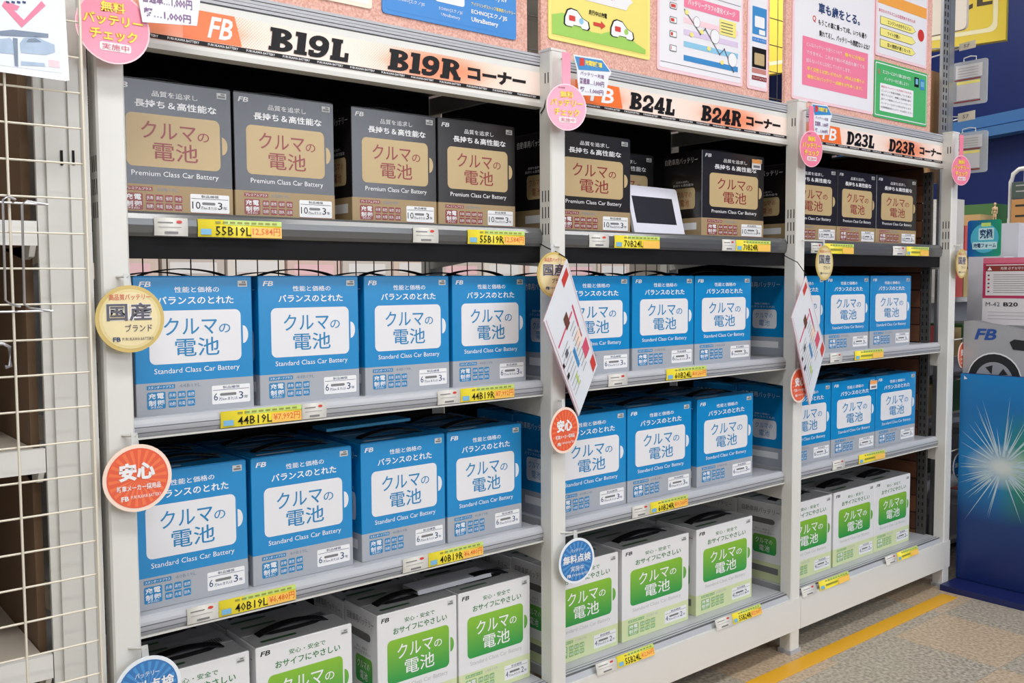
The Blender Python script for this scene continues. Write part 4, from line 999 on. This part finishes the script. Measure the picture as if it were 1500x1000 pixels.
G().prism(rrect(0, ww2, 0, hh, .01, 4), 0, .004, ramp_mat('card_blue_green', (24, 84, 168), (38, 160, 90), 0, .14, axis=0)).build('card', bgc)
g = G().flat(ell(ww2*.52, hh*.5, ww2*.42, hh*.4, 24), -.0005, mat('print_glow_cyan', (80, 180, 206), .4)).flat(rrect(ww2*.42, ww2*.7, hh*.82, hh*.92, 0), -.0008, LG)
g.flat(rrect(ww2*.34, ww2*.8, hh*.45, hh*.78, .004, 2), -.0008, mat('print_pale_cyan', (190, 226, 232), .4)).text('究極', ww2*.38, ww2*.76, hh*.49, hh*.75, -.0012, NAV, bold=.03)
g.flat(rrect(ww2*.16, ww2*.9, hh*.2, hh*.4, .004, 2), -.0008, mat('print_pale_cyan', (190, 226, 232), .4)).text('充電フォーム', ww2*.19, ww2*.87, hh*.24, hh*.37, -.0012, NAV, bold=.02, res=1).build('printing', bgc)
PKF = mat('carton_crimson', (190, 48, 92), .4); LWH = mat('carton_label_white', (226, 222, 226), .4)
t, w_, h_ = face_box('battery_carton', 'white and crimson carton with a printed instruction label, above the silver car', 'box', 1438, 1530, 376, 480, 3.34, .15, LWH, zb=.9005)
t.location.x = 3.34
# stands on a low step so that its base meets the plinth front edge
G().box(-.0, w_+.02, 0, .22, -.0, .0005, LWH).build('base_flap', t)
g = G(); f = lambda a0, a1, b0, b1, m, y: g.flat(rrect(w_*a0, w_*a1, h_*b0, h_*b1, 0), y, m)
f(0, 1, .40, 1, PKF, -.0005); f(.05, 1, .44, .9, LWH, -.0009); f(.0, 1, .92, 1, mat('carton_rose', (222, 110, 140), .4), -.0009); f(.05, 1, .80, .885, mat('ink_maroon', (140, 50, 48), .35), -.0012)
g.flat([(w_*.075, h_*.815), (w_*.155, h_*.815), (w_*.115, h_*.87)], -.0016, PWHT).text('危険 必ずお守りください', w_*.3, w_*.9, h_*.82, h_*.865, -.0016, PWHT, res=1)
for i in range(9): f(.18, .95 if i % 3 else .8, .745-.033*i, .752-.033*i, mat('ink_grey', (120, 120, 122), .4), -.0013)
for i in range(5): g.flat(ell(w_*.1, h_*(.74-.06*i), w_*.02, h_*.014, 8), -.0013, PKF if i % 2 else GRY)
g.text('M-42', w_*.06, w_*.3, h_*.28, h_*.34, -.0013, GRY, res=2).text('B20', w_*.36, w_*.6, h_*.28, h_*.34, -.0013, PBLK, bold=.02).flat(ell(w_*.78, h_*.32, w_*.06, h_*.03, 16), -.0013, NAV)
for i in range(3): f(.1, .9, .19-.05*i, .195-.05*i, mat('ink_light', (170, 170, 170), .4), -.0013)
g.build('printing', t)
PLT = pl
# bring a step under the crimson carton (part of the plinth)
G().box(0, .62, -.22, -.0005, .736, .9, mat('plinth_grey', (150, 150, 154), .5)).build('step', pl)
# small wooden artist figure standing on a far shelf
WD = mat('figure_wood', (214, 176, 136), .5)
fx = 3.62; c = at(1457, 322, X=fx)
fz = at(1457, 327, X=fx).z
ms = thing('display_shelf', 'slim wall shelf stand behind the cartons carrying a wooden figure', 'stand', (fx, c.y, .9005), BW)
G().box(-.03, .09, -.01, .05, 0, fz-.9005-.002, WC).build('body', ms)
fig = thing('wooden_figure', 'small jointed wooden mannequin standing above the blue and green card', 'figurine', (fx, c.y, fz-.0015), BW)
s_ = (at(1457, 296, X=fx).z-fz)/.30
def blob(g, x, y, z, rx, rz, m=WD, n=10):
    vs = []; fs = []
    for i in range(1, 6):
        t_ = PI*i/6
        for k in range(n): vs.append((s_*(x+rx*math.sin(t_)*math.cos(2*PI*k/n)), s_*(y+rx*math.sin(t_)*math.sin(2*PI*k/n)), s_*(z+rz*math.cos(t_))))
    for i in range(4):
        for k in range(n): fs.append((i*n+k, i*n+(k+1) % n, (i+1)*n+(k+1) % n, (i+1)*n+k))
    fs += [tuple(range(n-1, -1, -1)), tuple(range(4*n, 5*n))]
    g.mesh(vs, fs, m)
g = G(); blob(g, 0, 0, .28, .017, .022); g.build('head', fig, True)
g = G(); blob(g, 0, 0, .215, .026, .035); blob(g, 0, 0, .165, .02, .02); blob(g, 0, 0, .25, .008, .012); g.build('torso', fig, True)
for sgn in (-1, 1):
    g = G(); blob(g, sgn*.03, 0, .21, .009, .03); blob(g, sgn*.034, -.01, .16, .007, .028); g.build('arm', fig, True)
    g = G(); blob(g, sgn*.012, 0, .115, .012, .04); blob(g, sgn*.014, 0, .045, .009, .042); blob(g, sgn*.014, -.008, .009, .011, .008); g.build('leg', fig, True)
# wire display rack with bags at the right edge
WP = mat('white_wire', (222, 222, 218), .35)
wr_x = 3.95
c0 = at(1478, 372, X=wr_x); wrk = thing('wire_display_rack', 'white wire rack with rounded top and packs at the right edge', 'wire rack', (wr_x, c0.y, .0), BW)
zt = at(1490, 247, X=wr_x).z; ztt = zt
l0 = 0; th = .012
pts = [(0, 0, 0), (0, 0, zt-.05), (.008, 0, zt-.02), (.03, 0, zt-.003), (.06, 0, zt), (.42, 0, zt), (.45, 0, zt-.03), (.46, 0, 0)]
G().tube(pts, .009, WP, 8).build('frame', wrk, True)
for k in range(3):
    G().tube([(.0, .0, zt-.055-.34*k), (.46, 0, zt-.055-.34*k)], .003, WP).build('rung', wrk)
for k in range(1, 9): G().tube([(.05*k, .0, .1), (.05*k, 0, zt)], .0022, WP).build('rod', wrk)
DG = mat('pack_dark_green', (70, 84, 78), .5); TN = mat('pack_tan', (190, 138, 80), .6); NV = mat('pack_dark', (34, 44, 40), .5)
def pack(z1, z0, m, lab, rows, two=None):
    t = thing('pack', lab, 'pack', (wr_x-.024, c0.y-.014, z0), BW); h_ = z1-z0
    G().box(0, .4, 0, .012, 0, h_, m).build('bag', t); g = G()
    for i in range(rows): g.flat(rrect(.015, .38, h_*(.75-.7*i/rows), h_*(.82-.7*i/rows), 0), -.0006, two or PWHT)
    g.build('printing', t)
zz = lambda y: at(1482, y, X=wr_x).z
pack(zz(268), zz(292), DG, 'dark grey-green pack at the top of the wire rack', 2, mat('ink_light', (170, 170, 170), .4))
pack(zz(293), zz(336), TN, 'tan pack in the middle of the wire rack', 2, NV)
pack(zz(338), zz(372), NV, 'dark pack with yellow strip at the bottom of the wire rack', 2, LG)
# hooks with clear pouches
def pouch(x0, x1, y0, y1, X, lab, hook_y):
    p = at(x0, y1, X=X); q = at(x1, y0, X=X); w_ = p.y-q.y; h_ = q.z-p.z
    t = thing('pouch', lab, 'pouch', (X, p.y, p.z), BW, 'clear pouches on hooks')
    G().prism(rrect(0, w_, 0, h_, .008, 3), 0, .006, mat('clear_pouch', (205, 210, 214), .12, alpha=.5)).build('case', t)
    g = G().flat(rrect(w_*.08, w_*.86, h_*.62, h_*.92, 0), -.0006, mat('pouch_card', (208, 206, 210), .4)).flat(rrect(w_*.12, w_*.80, h_*.12, h_*.55, 0), -.0006, mat('pouch_card', (208, 206, 210), .4)).flat(rrect(w_*.12, w_*.80, h_*.48, h_*.55, 0), -.001, PALEY)
    g.flat(rrect(w_*.05, w_*.82, h_*.57, h_*.60, 0), -.001, mat('ink_maroon', (140, 50, 48), .35)).flat(rrect(w_*.05, w_*.82, h_*.07, h_*.1, 0), -.001, mat('ink_maroon', (140, 50, 48), .35)); g.build('card', t)
    for i in range(4): G().flat(rrect(w_*.15, w_*.75, h_*(.84-.06*i), h_*(.855-.06*i), 0), -.0011, mat('ink_light', (170, 170, 170), .4)).build('print_line', t)
    G().tube([(w_*.3, .003, h_), (w_*.3, .003, h_+.012), (w_*.5, .003, h_+.016), (w_*.66, .003, h_+.012), (w_*.66, .003, h_)], .002, WP).build('hanger', t)
    return t
XP = 3.40
pouch(1395, 1447, 84, 157, XP, 'clear pouch with grey cards on the upper hook right of the rack', 70)
pouch(1392, 1447, 190, 256, XP+.02, 'clear pouch with a maroon-framed card on the lower hook', 170)
def tagh(x0, x1, y0, y1, X, lab):
    p = at(x0, y1, X=X); q = at(x1, y0, X=X)
    t = thing('peg_hook', lab, 'hook', (X, p.y, p.z), BW, 'peg hooks with small price holders'); w_ = p.y-q.y; h_ = q.z-p.z
    G().prism([(0, 0), (w_, h_*.1), (w_, h_), (0, h_*.85)], 0, .003, mat('price_holder', (206, 196, 178), .3)).build('price_holder', t)
    G().text('57', w_*.3, w_*.65, h_*.3, h_*.65, -.001, GRY, res=1).build('lettering', t)
    G().tube([(w_*.1, .002, h_*.5), (-(p.y-.0)-.0+.02 if False else -.14, .02, h_*1.2), ], .0028, CHR).tube([(w_*.1, .002, h_*.3), (-.12, .01, h_*-.1)], .0028, CHR).build('rod', t)
tagh(1405, 1429, 58, 75, XP-.02, 'steel peg hook with a small holder above the upper pouch')
tagh(1403, 1428, 161, 179, XP-.02, 'steel peg hook with a small holder between the two pouches')
# yellow service sign far behind
YS = mat('sign_yellow', (226, 200, 66), .45); CR = mat('sign_cream', (238, 230, 190), .45)
XS = 4.6
p = at(1290, 94, X=XS); q = at(1472, 58, X=XS)
dirv = Vector((q.x-p.x, q.y-p.y, 0))
# hang it parallel to the blue wall, a little in front
a0 = at(1472, 58, Y=.02); 
sgn_o = Vector((4.55, 0, 0)); ra = at(1473, 58, X=4.55)
sg = thing('store_sign', 'large yellow sign with dark capital letters hanging in front of the blue wall', 'sign', (ra.x, ra.y, ra.z), 0)
sg.rotation_euler = (0, 0, PI/2-math.radians(12)+PI)
# local +x now runs back along the wall away from the right-hand end
sg.rotation_euler = (0, 0, math.radians(-(90-12)))
G().box(-2.0, 0, 0, .04, 0, .62, YS).build('panel', sg)
G().flat(rrect(-1.96, -.035, .045, .6, .03, 4), -.0008, CR).build('border', sg)
G().flat(rrect(-1.94, -.055, .065, .6, .03, 4), -.0014, YS).build('field', sg)
DKL = mat('sign_letter_brown', (70, 56, 40), .5)
sn = Vector((math.cos(-(PI/2-math.radians(12))), math.sin(-(PI/2-math.radians(12))), 0)); nn = Vector((-sn.y, sn.x, 0))
def on_sign(px, py):
    d = at(px, py, Y=1)-CAM; k = nn.dot(Vector(sg.location)-CAM)/nn.dot(d); P = CAM+d*k; return ((P-Vector(sg.location)).dot(sn), P.z-sg.location.z)
eL, eR = on_sign(1431, 10), on_sign(1454, 6); cR = on_sign(1425, 14); cw = eR[0]-eL[0]
G().text('E', eL[0], eR[0], eR[1], eR[1]+cw*1.1, -.002, DKL, bold=.04, res=3).text('C', cR[0]-cw*1.3, cR[0], eR[1]-.01, eR[1]+cw*1.1, -.002, DKL, bold=.04, res=3).text('SERVI', cR[0]-cw*8, cR[0]-cw*1.6, eR[1], eR[1]+cw*1.1, -.002, DKL, bold=.04, res=2).build('lettering', sg)
# pale boards partly covering the sign
t = thing('white_panel', 'rounded white panel hanging before the yellow sign', 'panel', (4.0, at(1355, 50, X=4.0).y, 0), BW)
p = at(1355, 50, X=4.0); q = at(1415, 50, X=4.0); zt2 = at(1400, 45, X=4.0).z
G().prism(rrect(-.1, p.y-q.y, zt2, zt2+.5, .02, 4), 0, .02, mat('panel_pale', (224, 214, 202), .5)).build('panel', t)
G().prism(rrect((p.y-q.y)*.5-.008, (p.y-q.y)*.5+.008, zt2-.02, zt2+.5, 0), -.012, -.001, WHT2).build('rail', t)
# ------------------------------------------------------------------ the aisle beyond, seen through gaps
def far(name, lab, cat, x0, x1, Y, z0, z1, d, m, pm=None):
    t = thing(name, lab, cat, (x0, Y, z0)); G().box(0, x1-x0, 0, d, 0, z1-z0, m).build('body', t)
    if pm: G().flat(rrect((x1-x0)*.12, (x1-x0)*.88, (z1-z0)*.42, (z1-z0)*.62, .004, 2), -.0008, pm).build('label', t)
fs_ = tag(G().box(1.0, 4.2, 2.2, 2.6, .98, 1.0, WHT2).box(1.0, 4.2, 2.58, 2.6, 0, 1.6, WHT2).box(1.0, 1.04, 2.2, 2.6, 0, .98, WHT2).box(4.16, 4.2, 2.2, 2.6, 0, .98, WHT2).build('shelf_unit'), 'white shelf unit of the next aisle, seen through the black mesh', 'shelf')
cols = [(224, 206, 196), (206, 196, 190), (232, 226, 220), (226, 200, 194), (210, 204, 200)]
for i in range(11):
    x = 1.06+.27*i
    far('package', 'pale package on the next aisle shelf, %s behind the mesh' % ['first', 'second', 'third', 'fourth', 'fifth', 'sixth', 'seventh', 'eighth', 'ninth', 'tenth', 'eleventh'][i], 'package', x, x+.255, 2.26, 1.0005, 1.22+.01*(i % 3), .2, mat('pack_%d' % (i % 5), cols[i % 5], .5), PWHT if i % 3 else PPL)
# yellow and grey panels behind the boards
tag(G().box(2.6, 3.3, 1.1, 1.14, 1.62, 2.3, YS).build('yellow_panel'), 'yellow panel seen through the gap between the second and third boards', 'panel')
tag(G().box(2.55, 3.2, 1.02, 1.06, 1.66, 1.83, mat('panel_grey_pale', (206, 202, 196), .5)).box(2.55, 3.2, 1.0, 1.02, 1.655, 1.665, GRY).build('grey_panel'), 'pale grey panel below the bolts, between the second and third boards', 'panel')
# shelf unit glimpsed between the last post and the banner
fx = 3.50
su = thing('side_shelf_unit', 'white shelving glimpsed between the last post and the banner', 'shelf', (3.36, .20, 0))
G().box(0, 1.1, .30, .32, 0, 1.30, WHT2).build('back', su)
for z in (.02, .30, .52, .74, .97, 1.15): G().box(0, 1.1, 0, .3, z, z+.018, WHT).build('shelf', su)
items = [((72, 116, 66), .05, .16), ((216, 212, 204), .05, .20), ((206, 204, 200), .09, .12), ((196, 170, 116), .02, .07), ((190, 186, 180), .05, .14), ((224, 220, 214), .06, .1), ((206, 90, 84), .04, .09)]
k = 0
for ks, z in enumerate((.038, .318, .538, .758, .988, 1.168)):
    for i in range(8):
        c_, a_, h_ = items[(k*3+i) % 7]; k += 1; x = 3.37+.13*i
        far('product_pack', 'small pack, %s from the left, on the %s side shelf' % (['first', 'second', 'third', 'fourth', 'fifth', 'sixth', 'seventh', 'eighth'][i], ['lowest', 'second', 'third', 'fourth', 'fifth', 'topmost'][ks]), 'pack', x, x+.12, .225, z+.0005, z+(min(.12, .06+h_*.7) if ks < 5 else .10+.05*(i % 3)), .16, mat('item_%d' % ((k*3+i) % 7), c_, .5))
